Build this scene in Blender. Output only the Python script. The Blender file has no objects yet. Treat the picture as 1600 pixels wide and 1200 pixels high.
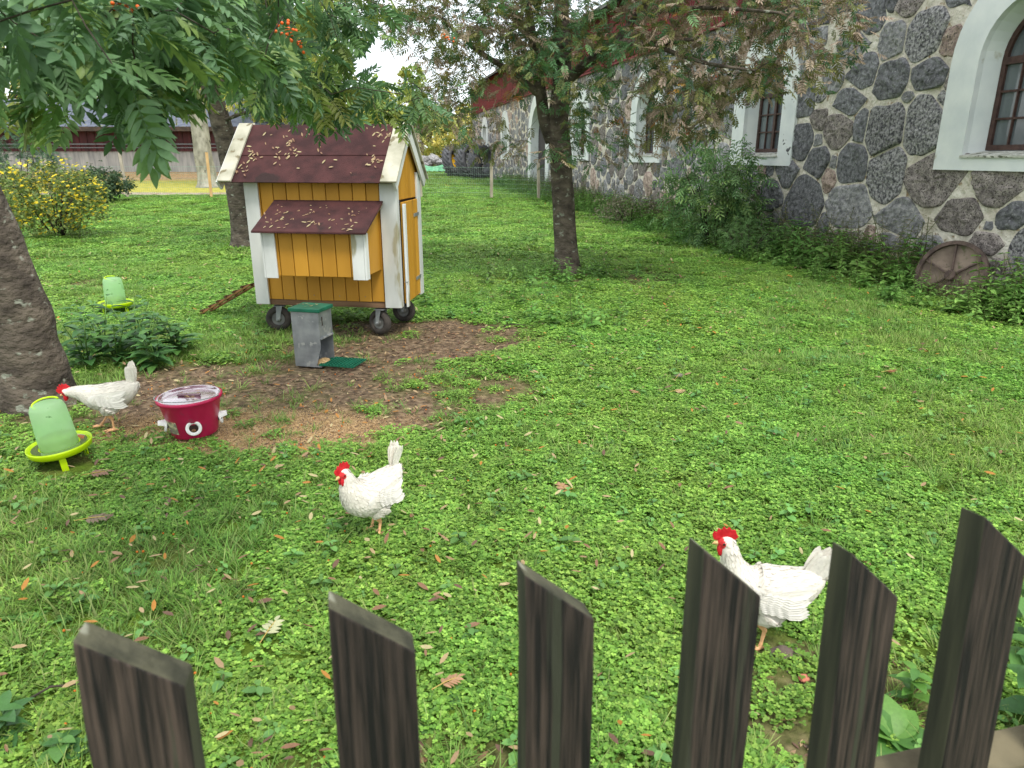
import bpy, bmesh, math, random
import numpy as np
from mathutils import Vector, Matrix, noise as mnoise

random.seed(7); RNG = np.random.default_rng(7)
SC = bpy.context.scene
COL = SC.collection

# ------------------------------------------------------------------ camera, sky, sun, exposure
F = 1108.0; PITCH = math.atan(357/F); H = 1.6
cam = bpy.data.cameras.new('camera'); cam.sensor_width = 36; cam.lens = 36*F/1600
cam.clip_start = .05; cam.clip_end = 1500
cam.dof.use_dof = True; cam.dof.focus_distance = 4.6; cam.dof.aperture_fstop = 7.5
cam_o = bpy.data.objects.new('camera', cam); COL.objects.link(cam_o)
cam_o.location = (0, 0, H); cam_o.rotation_euler = (math.pi/2-PITCH, 0, 0); SC.camera = cam_o

SUN_EL, SUN_ROT = math.radians(58), math.radians(150)
w = bpy.data.worlds.new('World'); SC.world = w; w.use_nodes = True
wn, wl = w.node_tree.nodes, w.node_tree.links
bg = wn['Background']; bg.inputs['Strength'].default_value = .12
sky = wn.new('ShaderNodeTexSky'); sky.sky_type = 'NISHITA'; sky.sun_disc = False
sky.sun_elevation = SUN_EL; sky.sun_rotation = SUN_ROT
tc = wn.new('ShaderNodeTexCoord'); nz = wn.new('ShaderNodeTexNoise'); nz.inputs['Scale'].default_value = 2.2
nz.inputs['Detail'].default_value = 4
rp = wn.new('ShaderNodeValToRGB'); rp.color_ramp.elements[0].position = .3; rp.color_ramp.elements[1].position = .7
rp.color_ramp.elements[0].color = (.84, .92, .97, 1); rp.color_ramp.elements[1].color = (1, 1, 1, 1)
vm = wn.new('ShaderNodeVectorMath'); vm.operation = 'SCALE'; vm.inputs['Scale'].default_value = 7.6
mx = wn.new('ShaderNodeMix'); mx.data_type = 'RGBA'; mx.inputs[0].default_value = .88
wl.new(tc.outputs['Generated'], nz.inputs['Vector']); wl.new(nz.outputs['Fac'], rp.inputs['Fac'])
wl.new(rp.outputs['Color'], vm.inputs[0]); wl.new(sky.outputs[0], mx.inputs[6]); wl.new(vm.outputs[0], mx.inputs[7])
wl.new(mx.outputs[2], bg.inputs['Color'])

sun = bpy.data.lights.new('sun', 'SUN'); sun.energy = 1.5; sun.angle = math.radians(14); sun.color = (1, .96, .9)
sun_o = bpy.data.objects.new('sun', sun); COL.objects.link(sun_o)
sd = Vector((math.sin(SUN_ROT)*math.cos(SUN_EL), math.cos(SUN_ROT)*math.cos(SUN_EL), math.sin(SUN_EL)))
sun_o.rotation_euler = sd.to_track_quat('Z', 'Y').to_euler(); sun_o.location = sd*50
vs = SC.view_settings; vs.view_transform = 'Standard'; vs.look = 'None'; vs.gamma = 1; vs.use_curve_mapping = False
vs.exposure = 1.12

# ------------------------------------------------------------------ photo geometry -> places
cP, sP = math.cos(PITCH), math.sin(PITCH)
def ray(u, v):
    a = (u-800)/F; b = (600-v)/F
    return a, cP+b*sP, -sP+b*cP
def G(u, v, z=0.0):
    r = ray(u, v); t = (z-H)/r[2]; return Vector((r[0]*t, r[1]*t, z))
def D(u, v, y):
    r = ray(u, v); t = y/r[1]; return Vector((r[0]*t, y, H+r[2]*t))
WO = np.array((5.52, 8.93)); WD = np.array((-.2021, .9794)); WN = np.array((-.9794, -.2021))   # wall origin, direction, outward normal
def wallc(u, v):
    r = ray(u, v); n = WN
    t = (n@WO)/(n[0]*r[0]+n[1]*r[1]); q = np.array((r[0]*t, r[1]*t))-WO
    return float(q@WD), H+r[2]*t
def W3(s, z, out=0.0):
    p = WO+WD*s+WN*out; return (p[0], p[1], z)

def vnoise(x, y, seed=0):
    x = np.asarray(x, float); y = np.asarray(y, float)
    xi = np.floor(x).astype(np.int64); yi = np.floor(y).astype(np.int64); fx = x-xi; fy = y-yi
    def h(a, b):
        n = (a*374761393+b*668265263+seed*974634777) & 0xffffffff
        n = ((n ^ (n >> 13))*1274126177) & 0xffffffff
        return ((n ^ (n >> 16)) & 0xffff)/65535.
    fx = fx*fx*(3-2*fx); fy = fy*fy*(3-2*fy)
    return (h(xi, yi)*(1-fx)+h(xi+1, yi)*fx)*(1-fy)+(h(xi, yi+1)*(1-fx)+h(xi+1, yi+1)*fx)*fy
def fbm(x, y, seed=0, o=4):
    s = 0; a = .5; t = 0
    for i in range(o):
        s = s+a*vnoise(x*2**i, y*2**i, seed+i); t += a; a *= .5
    return s/t
def hgt(x, y):
    x = np.asarray(x, float); y = np.asarray(y, float)
    far = np.clip((y-19), 0, 36)
    left = 1/(1+np.exp((x+6)/3))
    base = far*(.014+.009*left)
    base = base - np.clip(y-60, 0, 200)*.004
    return base+(fbm(x*1.3, y*1.3, 3)-.5)*.03+(fbm(x*.35, y*.35, 9)-.5)*.06*np.clip((y-5)/6, 0, 1)

def seg_mask(x, y, cx, cy, rx, ry, soft=.35, rot=0):
    c, s = math.cos(rot), math.sin(rot); dx, dy = x-cx, y-cy
    d = np.sqrt(((dx*c+dy*s)/rx)**2+((-dx*s+dy*c)/ry)**2)
    return np.clip((1-d)/soft+.5, 0, 1)
def dirt(x, y):
    n = (fbm(x*1.6, y*1.6, 21)-.5)*.9+(fbm(x*7, y*7, 22)-.5)*.9
    m = seg_mask(x, y, -1.65, 4.7, 1.35, 1.05)*.9            # round bucket and feeder
    m = np.maximum(m, seg_mask(x, y, -1.0, 6.35, 1.35, .8)*.95)  # below the coop
    m = np.maximum(m, seg_mask(x, y, -.75, 4.95, 1.0, .75)*.7)
    m = np.maximum(m, seg_mask(x, y, .95, 1.8, .42, .3)*.7)
    m = np.maximum(m, seg_mask(x, y, -3.0, 4.3, .8, .5)*.6)
    m = np.maximum(m, seg_mask(x, y, 1.0, 9.9, 1.6, .7)*.62)
    m = np.maximum(m, seg_mask(x, y, -5.6, 9.3, 1.2, .5)*.55)
    m = np.maximum(m, seg_mask(x, y, -.2, 1.4, .6, .2)*.3)
    m = np.maximum(m, seg_mask(x, y, -1.9, 2.6, .7, .3)*.3)
    wallband = np.clip(1-np.abs(((x-WO[0])*(-WN[0])+(y-WO[1])*(-WN[1]))+.2)/.9, 0, 1)*(y < 50)
    m = np.maximum(m, wallband*.8)
    return np.clip(m+n*(m > .02), 0, 1)
def grain(x, y):
    n = (fbm(x*3, y*3, 41)-.5)+(fbm(x*11, y*11, 42)-.5)
    return np.clip(seg_mask(x, y, -1.68, 3.98, .85, .40, .7)*1.0+n*.7*(seg_mask(x, y, -1.75, 3.98, 1.1, .6) > 0), 0, 1)

# ------------------------------------------------------------------ materials
def lin(r, g, b, k=1.0):
    def f(c):
        c /= 255.; return (c/12.92 if c < .04045 else ((c+.055)/1.055)**2.4)*k
    return (f(r), f(g), f(b), 1)
MATS = {}
def pm(name, c1, c2=None, scale=6, stretch=(1, 1, 1), rough=.65, bump=.3, bscale=None, spec=.35, metal=0,
       lo=.35, hi=.65, c3=None, s3=30, t3=.62, transl=0, attr=None, rnd=0, trans=0, detail=6, bdist=.01):
    if name in MATS: return MATS[name]
    m = bpy.data.materials.new(name); MATS[name] = m; m.use_nodes = True
    n, l = m.node_tree.nodes, m.node_tree.links; b = n['Principled BSDF']; out = n['Material Output']
    b.inputs['Roughness'].default_value = rough; b.inputs['Specular IOR Level'].default_value = spec
    b.inputs['Metallic'].default_value = metal
    if trans: b.inputs['Transmission Weight'].default_value = trans
    tcn = n.new('ShaderNodeTexCoord'); mp = n.new('ShaderNodeMapping'); mp.inputs['Scale'].default_value = stretch
    l.new(tcn.outputs['Object'], mp.inputs['Vector'])
    col = None
    oi = None
    if rnd:
        oi = n.new('ShaderNodeObjectInfo')
        ad = n.new('ShaderNodeVectorMath'); ad.operation = 'ADD'
        sc_ = n.new('ShaderNodeMath'); sc_.operation = 'MULTIPLY'; sc_.inputs[1].default_value = 31.
        l.new(oi.outputs['Random'], sc_.inputs[0]); l.new(mp.outputs[0], ad.inputs[0]); l.new(sc_.outputs[0], ad.inputs[1]); vec = ad.outputs[0]
    else: vec = mp.outputs[0]
    tx = n.new('ShaderNodeTexNoise'); tx.inputs['Scale'].default_value = scale; tx.inputs['Detail'].default_value = detail
    l.new(vec, tx.inputs['Vector'])
    if attr:
        at = n.new('ShaderNodeAttribute'); at.attribute_name = attr
        hv = n.new('ShaderNodeHueSaturation'); mr = n.new('ShaderNodeMapRange')
        mr.inputs['To Min'].default_value = .7; mr.inputs['To Max'].default_value = 1.3
        l.new(tx.outputs['Fac'], mr.inputs['Value']); l.new(mr.outputs[0], hv.inputs['Value']); l.new(at.outputs['Color'], hv.inputs['Color'])
        col = hv.outputs[0]
    elif c2 is None:
        b.inputs['Base Color'].default_value = c1
    else:
        cr = n.new('ShaderNodeValToRGB'); e = cr.color_ramp.elements
        e[0].position = lo; e[0].color = c1; e[1].position = hi; e[1].color = c2
        l.new(tx.outputs['Fac'], cr.inputs['Fac']); col = cr.outputs[0]
    if c3 is not None:
        t2 = n.new('ShaderNodeTexNoise'); t2.inputs['Scale'].default_value = s3; t2.inputs['Detail'].default_value = 4
        l.new(vec, t2.inputs['Vector'])
        r2 = n.new('ShaderNodeMapRange'); r2.inputs['From Min'].default_value = t3; r2.inputs['From Max'].default_value = t3+.06
        l.new(t2.outputs['Fac'], r2.inputs['Value'])
        mm = n.new('ShaderNodeMix'); mm.data_type = 'RGBA'; mm.inputs[7].default_value = c3
        l.new(r2.outputs[0], mm.inputs[0])
        if col is not None: l.new(col, mm.inputs[6])
        else: mm.inputs[6].default_value = c1
        col = mm.outputs[2]
    if rnd and col is not None:
        hs = n.new('ShaderNodeHueSaturation'); mr = n.new('ShaderNodeMapRange')
        mr.inputs['To Min'].default_value = 1-rnd; mr.inputs['To Max'].default_value = 1+rnd
        l.new(oi.outputs['Random'], mr.inputs['Value']); l.new(mr.outputs[0], hs.inputs['Value']); l.new(col, hs.inputs['Color']); col = hs.outputs[0]
    if col is not None: l.new(col, b.inputs['Base Color'])
    if bump:
        bt = n.new('ShaderNodeTexNoise'); bt.inputs['Scale'].default_value = bscale or scale*4; bt.inputs['Detail'].default_value = 6
        l.new(vec, bt.inputs['Vector'])
        bp = n.new('ShaderNodeBump'); bp.inputs['Strength'].default_value = bump; bp.inputs['Distance'].default_value = bdist
        l.new(bt.outputs['Fac'], bp.inputs['Height']); l.new(bp.outputs[0], b.inputs['Normal'])
    if transl:
        td = n.new('ShaderNodeBsdfTranslucent'); ms = n.new('ShaderNodeMixShader'); ms.inputs[0].default_value = transl
        if col is not None: l.new(col, td.inputs['Color'])
        else: td.inputs['Color'].default_value = c1
        l.new(b.outputs[0], ms.inputs[1]); l.new(td.outputs[0], ms.inputs[2]); l.new(ms.outputs[0], out.inputs['Surface'])
    return m

M_leaf = pm('leaf', None, attr='col', scale=12, rough=.5, spec=.4, transl=.3, bump=0)
M_bark = pm('rowan_bark', lin(56, 49, 42), lin(104, 94, 82), scale=6, stretch=(1, 1, 1.5), c3=lin(134, 136, 122), s3=11, t3=.62, rough=.9, bump=1, bscale=20, detail=10, bdist=.035)
M_barkd = pm('young_bark', lin(44, 38, 32), lin(76, 66, 56), scale=12, rough=.85, bump=.4)
M_aspen = pm('pale_bark', lin(120, 118, 105), lin(165, 162, 148), scale=5, stretch=(1, 1, .5), c3=lin(80, 76, 66), s3=9, rough=.9, bump=.7, bdist=.03)

def ground_material():
    m = bpy.data.materials.new('lawn_soil'); m.use_nodes = True; n, l = m.node_tree.nodes, m.node_tree.links; b = n['Principled BSDF']
    b.inputs['Roughness'].default_value = .95; b.inputs['Specular IOR Level'].default_value = .1
    g = n.new('ShaderNodeNewGeometry'); 
    def noise(s, d=6):
        t = n.new('ShaderNodeTexNoise'); t.inputs['Scale'].default_value = s; t.inputs['Detail'].default_value = d; l.new(g.outputs['Position'], t.inputs['Vector']); return t.outputs['Fac']
    def ramp(fac, *st):
        r = n.new('ShaderNodeValToRGB'); e = r.color_ramp.elements
        while len(e) < len(st): e.new(.5)
        for i, (p, c) in enumerate(st): e[i].position = p; e[i].color = c
        l.new(fac, r.inputs['Fac']); return r.outputs[0]
    def mix(f, a, c):
        x = n.new('ShaderNodeMix'); x.data_type = 'RGBA'; l.new(f, x.inputs[0]); l.new(a, x.inputs[6]); l.new(c, x.inputs[7]); return x.outputs[2]
    def attr(a):
        x = n.new('ShaderNodeAttribute'); x.attribute_name = a; return x.outputs['Fac']
    grass = ramp(noise(9), (.35, lin(62, 78, 26)), (.65, lin(92, 116, 38)))
    soil = ramp(noise(22, 10), (.3, lin(58, 48, 39)), (.52, lin(104, 88, 70)), (.75, lin(146, 126, 102)))
    tan = ramp(noise(60, 6), (.3, lin(134, 104, 72)), (.65, lin(208, 174, 126)))
    litter = ramp(noise(6, 8), (.35, lin(110, 84, 60)), (.6, lin(160, 132, 98)))
    straw = ramp(noise(4, 8), (.35, lin(150, 150, 62)), (.7, lin(190, 176, 92)))
    c = mix(attr('dirt'), grass, soil); c = mix(attr('grain'), c, tan); c = mix(attr('litter'), c, litter); c = mix(attr('straw'), c, straw)
    l.new(c, b.inputs['Base Color'])
    bp = n.new('ShaderNodeBump'); bp.inputs['Strength'].default_value = .8; bp.inputs['Distance'].default_value = .03
    l.new(noise(35, 8), bp.inputs['Height']); l.new(bp.outputs[0], b.inputs['Normal'])
    return m

# ------------------------------------------------------------------ mesh helpers
def link(o, parent=None):
    COL.objects.link(o)
    if parent is not None: o.parent = parent
    return o
def tag(o, label=None, cat=None, group=None, kind=None):
    if label: o['label'] = label
    if cat: o['category'] = cat
    if group: o['group'] = group
    if kind: o['kind'] = kind
    return o
def thing(name, label, cat, loc=(0, 0, 0), rot=(0, 0, 0), group=None):
    o = bpy.data.objects.new(name, None); o.empty_display_size = .1; o.location = loc; o.rotation_euler = rot
    return tag(link(o), label, cat, group)
class MB:
    """collects shapes; build() links them as one mesh object"""
    def __init__(s): s.v = []; s.f = []; s.c = []; s.m = []; s.n = 0
    def add(s, v, f, col=None, mi=0):
        v = np.asarray(v, float).reshape(-1, 3); s.v.append(v)
        for q in f: s.f.append([a+s.n for a in q]); s.m.append(mi)
        s.c.append(np.tile(np.array(col if col is not None else (1, 1, 1)), (len(v), 1)) if np.ndim(col) < 2 else np.asarray(col)); s.n += len(v); return s
    def box(s, x0, x1, y0, y1, z0, z1, mi=0, xf=None, col=None):
        v = [(x, y, z) for x in (x0, x1) for y in (y0, y1) for z in (z0, z1)]
        if xf is not None: v = [tuple(xf @ Vector(p)) for p in v]
        return s.add(v, [(0, 1, 3, 2), (4, 6, 7, 5), (0, 4, 5, 1), (2, 3, 7, 6), (0, 2, 6, 4), (1, 5, 7, 3)], col, mi)
    def prism(s, poly, d, mi=0):            # poly list of 3d points, extruded by vector d
        n = len(poly); d = np.array(d); p = np.array(poly, float); v = np.vstack([p, p+d])
        return s.add(v, [tuple(range(n))[::-1], tuple(range(n, 2*n))]+[(i, (i+1) % n, n+(i+1) % n, n+i) for i in range(n)], None, mi)
    def tube(s, pts, rad, k=6, cap=True, mi=0, rough=0, seed=0, col=None):
        P = np.array(pts, float); n = len(P); R = np.broadcast_to(np.array(rad, float), (n,))
        T = np.gradient(P, axis=0) if n > 2 else np.tile(P[-1]-P[0], (n, 1))
        T /= np.linalg.norm(T, axis=1)[:, None]+1e-9
        a = np.array((0, 0, 1.)) if abs(T[0][2]) < .9 else np.array((1., 0, 0))
        U = np.cross(T[0], a); U /= np.linalg.norm(U); V = []
        th = np.arange(k)*2*math.pi/k
        for i in range(n):
            U = U-T[i]*(U@T[i]); U /= np.linalg.norm(U)+1e-9; B = np.cross(T[i], U)
            r = R[i]*(1+(rough*(vnoise(th*1.3+seed*7, np.full(k, i*.16+seed), 5)-.5)*2 if rough else 0))
            V.append(P[i]+np.outer(np.cos(th)*r, U)+np.outer(np.sin(th)*r, B))
        f = [(i*k+j, i*k+(j+1) % k, (i+1)*k+(j+1) % k, (i+1)*k+j) for i in range(n-1) for j in range(k)]
        if cap: f += [tuple(range(k))[::-1], tuple((n-1)*k+j for j in range(k))]
        return s.add(np.vstack(V), f, col, mi)
    def lathe(s, prof, k=32, mi=0, xf=None):
        v = [(r*math.cos(2*math.pi*j/k), r*math.sin(2*math.pi*j/k), z) for r, z in prof for j in range(k)]
        if xf is not None: v = [tuple(xf @ Vector(p)) for p in v]
        n = len(prof)
        return s.add(v, [(i*k+j, i*k+(j+1) % k, (i+1)*k+(j+1) % k, (i+1)*k+j) for i in range(n-1) for j in range(k)], None, mi)
    def blob(s, c, r, seg=10, rings=6, mi=0, col=None, xf=None):
        v = []
        for i in range(rings+1):
            a = math.pi*i/rings
            for j in range(seg):
                p = Vector((r[0]*math.sin(a)*math.cos(2*math.pi*j/seg), r[1]*math.sin(a)*math.sin(2*math.pi*j/seg), r[2]*math.cos(a)))
                if xf is not None: p = xf @ p
                v.append(tuple(p+Vector(c)))
        return s.add(v, [(i*seg+j, (i+1)*seg+j, (i+1)*seg+(j+1) % seg, i*seg+(j+1) % seg) for i in range(rings) for j in range(seg)], col, mi)
    def mesh(s, name, mats, smooth=False):
        me = bpy.data.meshes.new(name); V = np.vstack(s.v)
        L = np.array([a for q in s.f for a in q], np.int32); T = np.array([len(q) for q in s.f], np.int32)
        fill(me, V, L, T, np.vstack(s.c), smooth)
        for m in (mats if isinstance(mats, (list, tuple)) else [mats]): me.materials.append(m)
        if max(s.m) > 0: me.polygons.foreach_set('material_index', np.array(s.m, np.int32))
        return me
    def build(s, name, mats, parent=None, smooth=False, bevel=0, loc=None):
        o = bpy.data.objects.new(name, s.mesh(name, mats, smooth))
        if loc is not None: o.location = loc
        if bevel:
            b = o.modifiers.new('bevel', 'BEVEL'); b.width = bevel; b.segments = 2; b.limit_method = 'ANGLE'
        return link(o, parent)
def fill(me, V, L, T, C=None, smooth=False):
    me.vertices.add(len(V)); me.vertices.foreach_set('co', np.asarray(V, np.float32).ravel())
    me.loops.add(len(L)); me.loops.foreach_set('vertex_index', np.asarray(L, np.int32))
    me.polygons.add(len(T)); st = np.concatenate([[0], np.cumsum(T)[:-1]]).astype(np.int32)
    me.polygons.foreach_set('loop_start', st); me.polygons.foreach_set('loop_total', np.asarray(T, np.int32))
    me.polygons.foreach_set('use_smooth', np.full(len(T), smooth))
    if C is not None:
        a = me.color_attributes.new('col', 'FLOAT_COLOR', 'POINT')
        a.data.foreach_set('color', np.hstack([np.asarray(C, np.float32), np.ones((len(V), 1), np.float32)]).ravel())
    me.update(calc_edges=True)
def frames(dirs, ups):
    X = dirs/np.linalg.norm(dirs, axis=1)[:, None]; Y = np.cross(ups, X); Y /= np.linalg.norm(Y, axis=1)[:, None]+1e-9; Z = np.cross(X, Y)
    return np.stack([X, Y, Z], axis=2)                                # columns are axes
def replicate(name, tmpl, R, S, P, C, mat, parent=None, smooth=False, kind=None):
    """copies of a small template as one mesh: R (N,3,3), S (N,), P (N,3), C (N,3)"""
    V, Fq, K = tmpl; N = len(P); m = len(V)
    W = np.einsum('nij,mj->nmi', R*np.asarray(S)[:, None, None], V)+P[:, None, :]
    T = np.array([len(q) for q in Fq], np.int32); L = np.array([a for q in Fq for a in q], np.int32)
    LL = (L[None, :]+(np.arange(N)*m)[:, None]).ravel(); CC = (C[:, None, :]*K[None, :, None]).reshape(-1, 3)
    me = bpy.data.meshes.new(name); fill(me, W.reshape(-1, 3), LL, np.tile(T, N), CC, smooth); me.materials.append(mat)
    o = bpy.data.objects.new(name, me); link(o, parent)
    if kind: o['kind'] = kind
    return o
# leaf templates: vertices, faces, per-vertex brightness
def leaflet(x, y, ang, L, wd, drop, fold=.18, detail=1):
    c, s = math.cos(ang), math.sin(ang)
    if detail == 0: q = [(0, 0, 0), (.5, wd, 0), (1, 0, -drop), (.5, -wd, 0)]; f = [(0, 1, 2, 3)]
    elif detail == 1:
        q = [(0, 0, 0), (.3, wd*.9, fold*wd), (.7, wd*.85, fold*wd-drop*.5), (1, 0, -drop), (.7, -wd*.85, fold*wd-drop*.5), (.3, -wd*.9, fold*wd)]; f = [(0, 3, 2, 1), (0, 5, 4, 3)]
    else:
        xs = [0, .15, .35, .6, .85, 1]; ws = [0, .6, 1, .95, .5, 0]; q = []; f = []
        for a, b_ in zip(xs, ws): q += [(a, wd*b_, fold*wd*b_*2-drop*a*a), (a, 0, -drop*a*a), (a, -wd*b_, fold*wd*b_*2-drop*a*a)]
        for i in range(5): f += [(3*i, 3*i+1, 3*i+4, 3*i+3), (3*i+1, 3*i+2, 3*i+5, 3*i+4)]
    return [(x+L*(a*c-b*s), y+L*(a*s+b*c), L*z) for a, b, z in q], f
def rowan(pairs=6, detail=1, curl=.25, rnd=None, stalk=True):
    rnd = rnd or random.Random(1); V = []; Fq = []; K = []
    def zc(x): return -curl*x*x
    def put(x, y, a, L, wd):
        v, f = leaflet(x, y, a, L, wd, .15+rnd.random()*.25, detail=detail); n = len(V)
        k = .85+rnd.random()*.3; dz = rnd.uniform(-.25, .1)
        for p in v: V.append((p[0], p[1], p[2]+zc(x)+dz*abs(p[1]))); K.append(k)
        for q in f: Fq.append([i+n for i in q])
    for i in range(pairs):
        x = .24+i*.66/(pairs-.4)*1.0; L = .30+.05*math.sin(i/pairs*3)
        for sg in (1, -1): put(x+rnd.uniform(-.01, .01), 0, sg*(1.15-.07*i+rnd.uniform(-.12, .12)), L, .17)
    put(.24+.66, 0, rnd.uniform(-.1, .1), .3, .18)
    if stalk:
        n = len(V); xs = [0, .3, .6, .92]
        for x in xs: V += [(x, .008, zc(x)), (x, -.008, zc(x)-.004)]; K += [.8, .8]
        for i in range(3): Fq.append([n+2*i, n+2*i+1, n+2*i+3, n+2*i+2])
    return np.array(V), Fq, np.array(K)
def simple_leaf(wd=.3, detail=1, drop=.2): v, f = leaflet(0, 0, 0, 1, wd, drop, detail=detail); return np.array(v), f, np.ones(len(v))
def fan_leaf(n=3, L=.5, wd=.3):
    V = []; Fq = []
    for i in range(n):
        v, f = leaflet(0, 0, (i-(n-1)/2)*1.0, 1 if i == n//2 else .8, wd, .2); m = len(V); V += v; Fq += [[a+m for a in q] for q in f]
    return np.array(V), Fq, np.ones(len(V))

# ------------------------------------------------------------------ growing trees and bushes
def grow(limbs, targets, step=.22, arch=.12, seed=1, bias=.0):
    """limbs: polylines of (x,y,z,r). Returns tube list and, per target, tip point and direction"""
    rg = np.random.default_rng(seed); P = []; R = []
    for lb in limbs:
        lb = np.array(lb, float)
        for a, b in zip(lb[:-1], lb[1:]):
            k = max(2, int(np.linalg.norm(b[:3]-a[:3])/step)+1)
            for t in np.linspace(0, 1, k): q = a*(1-t)+b*t; P.append(q[:3]); R.append(q[3])
    P = list(P); tubes = []; tips = []; tg = np.array(targets, float)
    d0 = np.min(np.linalg.norm(tg[:, None, :]-np.array(P)[None], axis=2), axis=1)
    for i in np.argsort(d0):
        A = np.array(P); d = np.linalg.norm(A-tg[i], axis=1)-np.minimum(np.array(R)*6, .25)*bias; j = int(np.argmin(d))
        a, b = A[j], tg[i]; L = np.linalg.norm(b-a); k = max(2, int(L/step)+2)
        c = (a+b)/2+np.array((0, 0, arch*L))+rg.normal(0, .09*L, 3)
        t = np.linspace(0, 1, k)[:, None]; path = (1-t)**2*a+2*t*(1-t)*c+t*t*b
        path[1:-1] += rg.normal(0, .018*L, (k-2, 3)); r0 = min(R[j]*.8, .004+.011*L); rad = np.linspace(r0, .0022, k)
        tubes.append((path, rad))
        for q, r in zip(path[1:], rad[1:]): P.append(q); R.append(r)
        tips.append((i, path[-1], path[-1]-path[-2], path[max(0, k-6):]))
    return tubes, tips
def twig_leaves(tips, per, size, pal, seed=1, spread=.25, droop=.35, up=.8):
    """leaf placements round the twig ends -> R,S,P,C"""
    rg = np.random.default_rng(seed); D_ = []; U = []; S = []; P = []; C = []
    pal_f = pal if callable(pal) else (lambda p, i: pal[rg.integers(len(pal))])
    for i, tip, d, path in tips:
        d = d/(np.linalg.norm(d)+1e-9); base = pal_f(tip, i)
        for k in range(per):
            q = path[rg.integers(len(path))] if k > 0 else tip
            v = d*.7+rg.normal(0, 1, 3)*.75; v[2] = v[2]*.6-droop; v /= np.linalg.norm(v)
            D_.append(v); u = np.array((0, 0, up))+rg.normal(0, .45, 3); U.append(u)
            P.append(q+rg.normal(0, spread, 3)*.15); S.append(size*rg.uniform(.7, 1.15))
            c = np.array(base if rg.random() < .65 else pal_f(tip, i))*rg.uniform(.65, 1.3); C.append(c)
    return frames(np.array(D_), np.array(U)), np.array(S), np.array(P), np.array(C)
def tubes_obj(name, tubes, mat, parent, k=5, kind='stuff'):
    mb = MB()
    for p, r in tubes: mb.tube(p, r, k if r[0] > .01 else 4, cap=False)
    o = mb.build(name, mat, parent, True)
    if kind: o['kind'] = kind
    return o
def trunk_obj(name, pts, parent, mat, k=28, flare=1.5, seed=0, sub=14, rough=.1):
    pts = np.array(pts, float); n = len(pts)
    t = np.linspace(0, n-1, sub*(n-1)+1); Q = np.stack([np.interp(t, range(n), pts[:, i]) for i in range(4)], 1)
    for _ in range(6): Q[1:-1] = (Q[:-2]+2*Q[1:-1]+Q[2:])/4
    hgt0 = Q[:, 2]-Q[0, 2]; Q[:, 3] *= 1+(flare-1)*np.exp(-hgt0/.16)
    return MB().tube(Q[:, :3], Q[:, 3], k, True, rough=rough, seed=seed).build(name, mat, parent, True)

def in_px(regions, rg):
    """points filling parts of the view volume, given as (u0,u1,v0,v1,depth0,depth1,count[,edge fn])"""
    out = []
    for r in regions:
        n = 0
        while n < r[6]:
            u, v, y = rg.uniform(r[0], r[1]), rg.uniform(r[2], r[3]), rg.uniform(r[4], r[5])
            if len(r) > 7 and not r[7](u, v): continue
            out.append(tuple(D(u, v, y))); n += 1
    return np.array(out)

# ------------------------------------------------------------------ ground
def build_ground():
    def grow_axis(a, b, st, lim, k=1.16):
        v = list(np.arange(a, b, st)); d = st; x = v[-1]
        while x < lim: d *= k; x += d; v.append(x)
        return v
    px_ = grow_axis(0, 8, .08, 450); xs = np.array([-q for q in px_[:0:-1]]+px_)
    ys = np.array([-q for q in grow_axis(0, .5, .1, 80, 1.3)[:0:-1]]+grow_axis(0, 14, .08, 600, 1.06))
    X, Y = np.meshgrid(xs, ys); Z = hgt(X, Y); dm = dirt(X, Y)
    Z = Z-.012*dm
    V = np.stack([X.ravel(), Y.ravel(), Z.ravel()], 1); nx, ny = len(xs), len(ys)
    i = np.arange(nx*ny).reshape(ny, nx)
    Q = np.stack([i[:-1, :-1], i[:-1, 1:], i[1:, 1:], i[1:, :-1]], -1).reshape(-1, 4)
    me = bpy.data.meshes.new('ground'); fill(me, V, Q.ravel(), np.full(len(Q), 4), None, True)
    def att(name, arr): a = me.attributes.new(name, 'FLOAT', 'POINT'); a.data.foreach_set('value', np.ascontiguousarray(arr.ravel(), np.float32))
    att('dirt', dm); att('grain', grain(X, Y)*.8)
    n1 = fbm(X*.5, Y*.5, 61)
    leftside = np.clip((2-(X+.12*Y))/2.5, 0, 1)*(X < -1)
    att('litter', np.clip(((Y > 36)*(Y < 60)*1.0)*(.55+n1*.7), 0, 1)*leftside*(X < -2))
    att('straw', np.clip((Y-27.6)/1.0, 0, 1)*np.clip((38-Y)/3, 0, 1)*leftside*.9)
    me.materials.append(ground_material())
    tag(link(bpy.data.objects.new('ground', me)), kind='structure')
    # gravel path outside the wire fence
    mb = MB(); X2 = np.linspace(-30, -4, 60)
    for a, b in zip(X2[:-1], X2[1:]):
        mb.add([(a, 27.5, hgt(a, 27.5)+.012), (b, 27.5, hgt(b, 27.5)+.012), (b, 28.7, hgt(b, 28.7)+.012), (a, 28.7, hgt(a, 28.7)+.012)], [(0, 1, 2, 3)])
    tag(mb.build('path', pm('path_gravel', lin(120, 108, 92), lin(168, 156, 136), scale=8, bump=.5, c3=lin(120, 84, 54), s3=5, t3=.55)), kind='structure')
build_ground()

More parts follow.
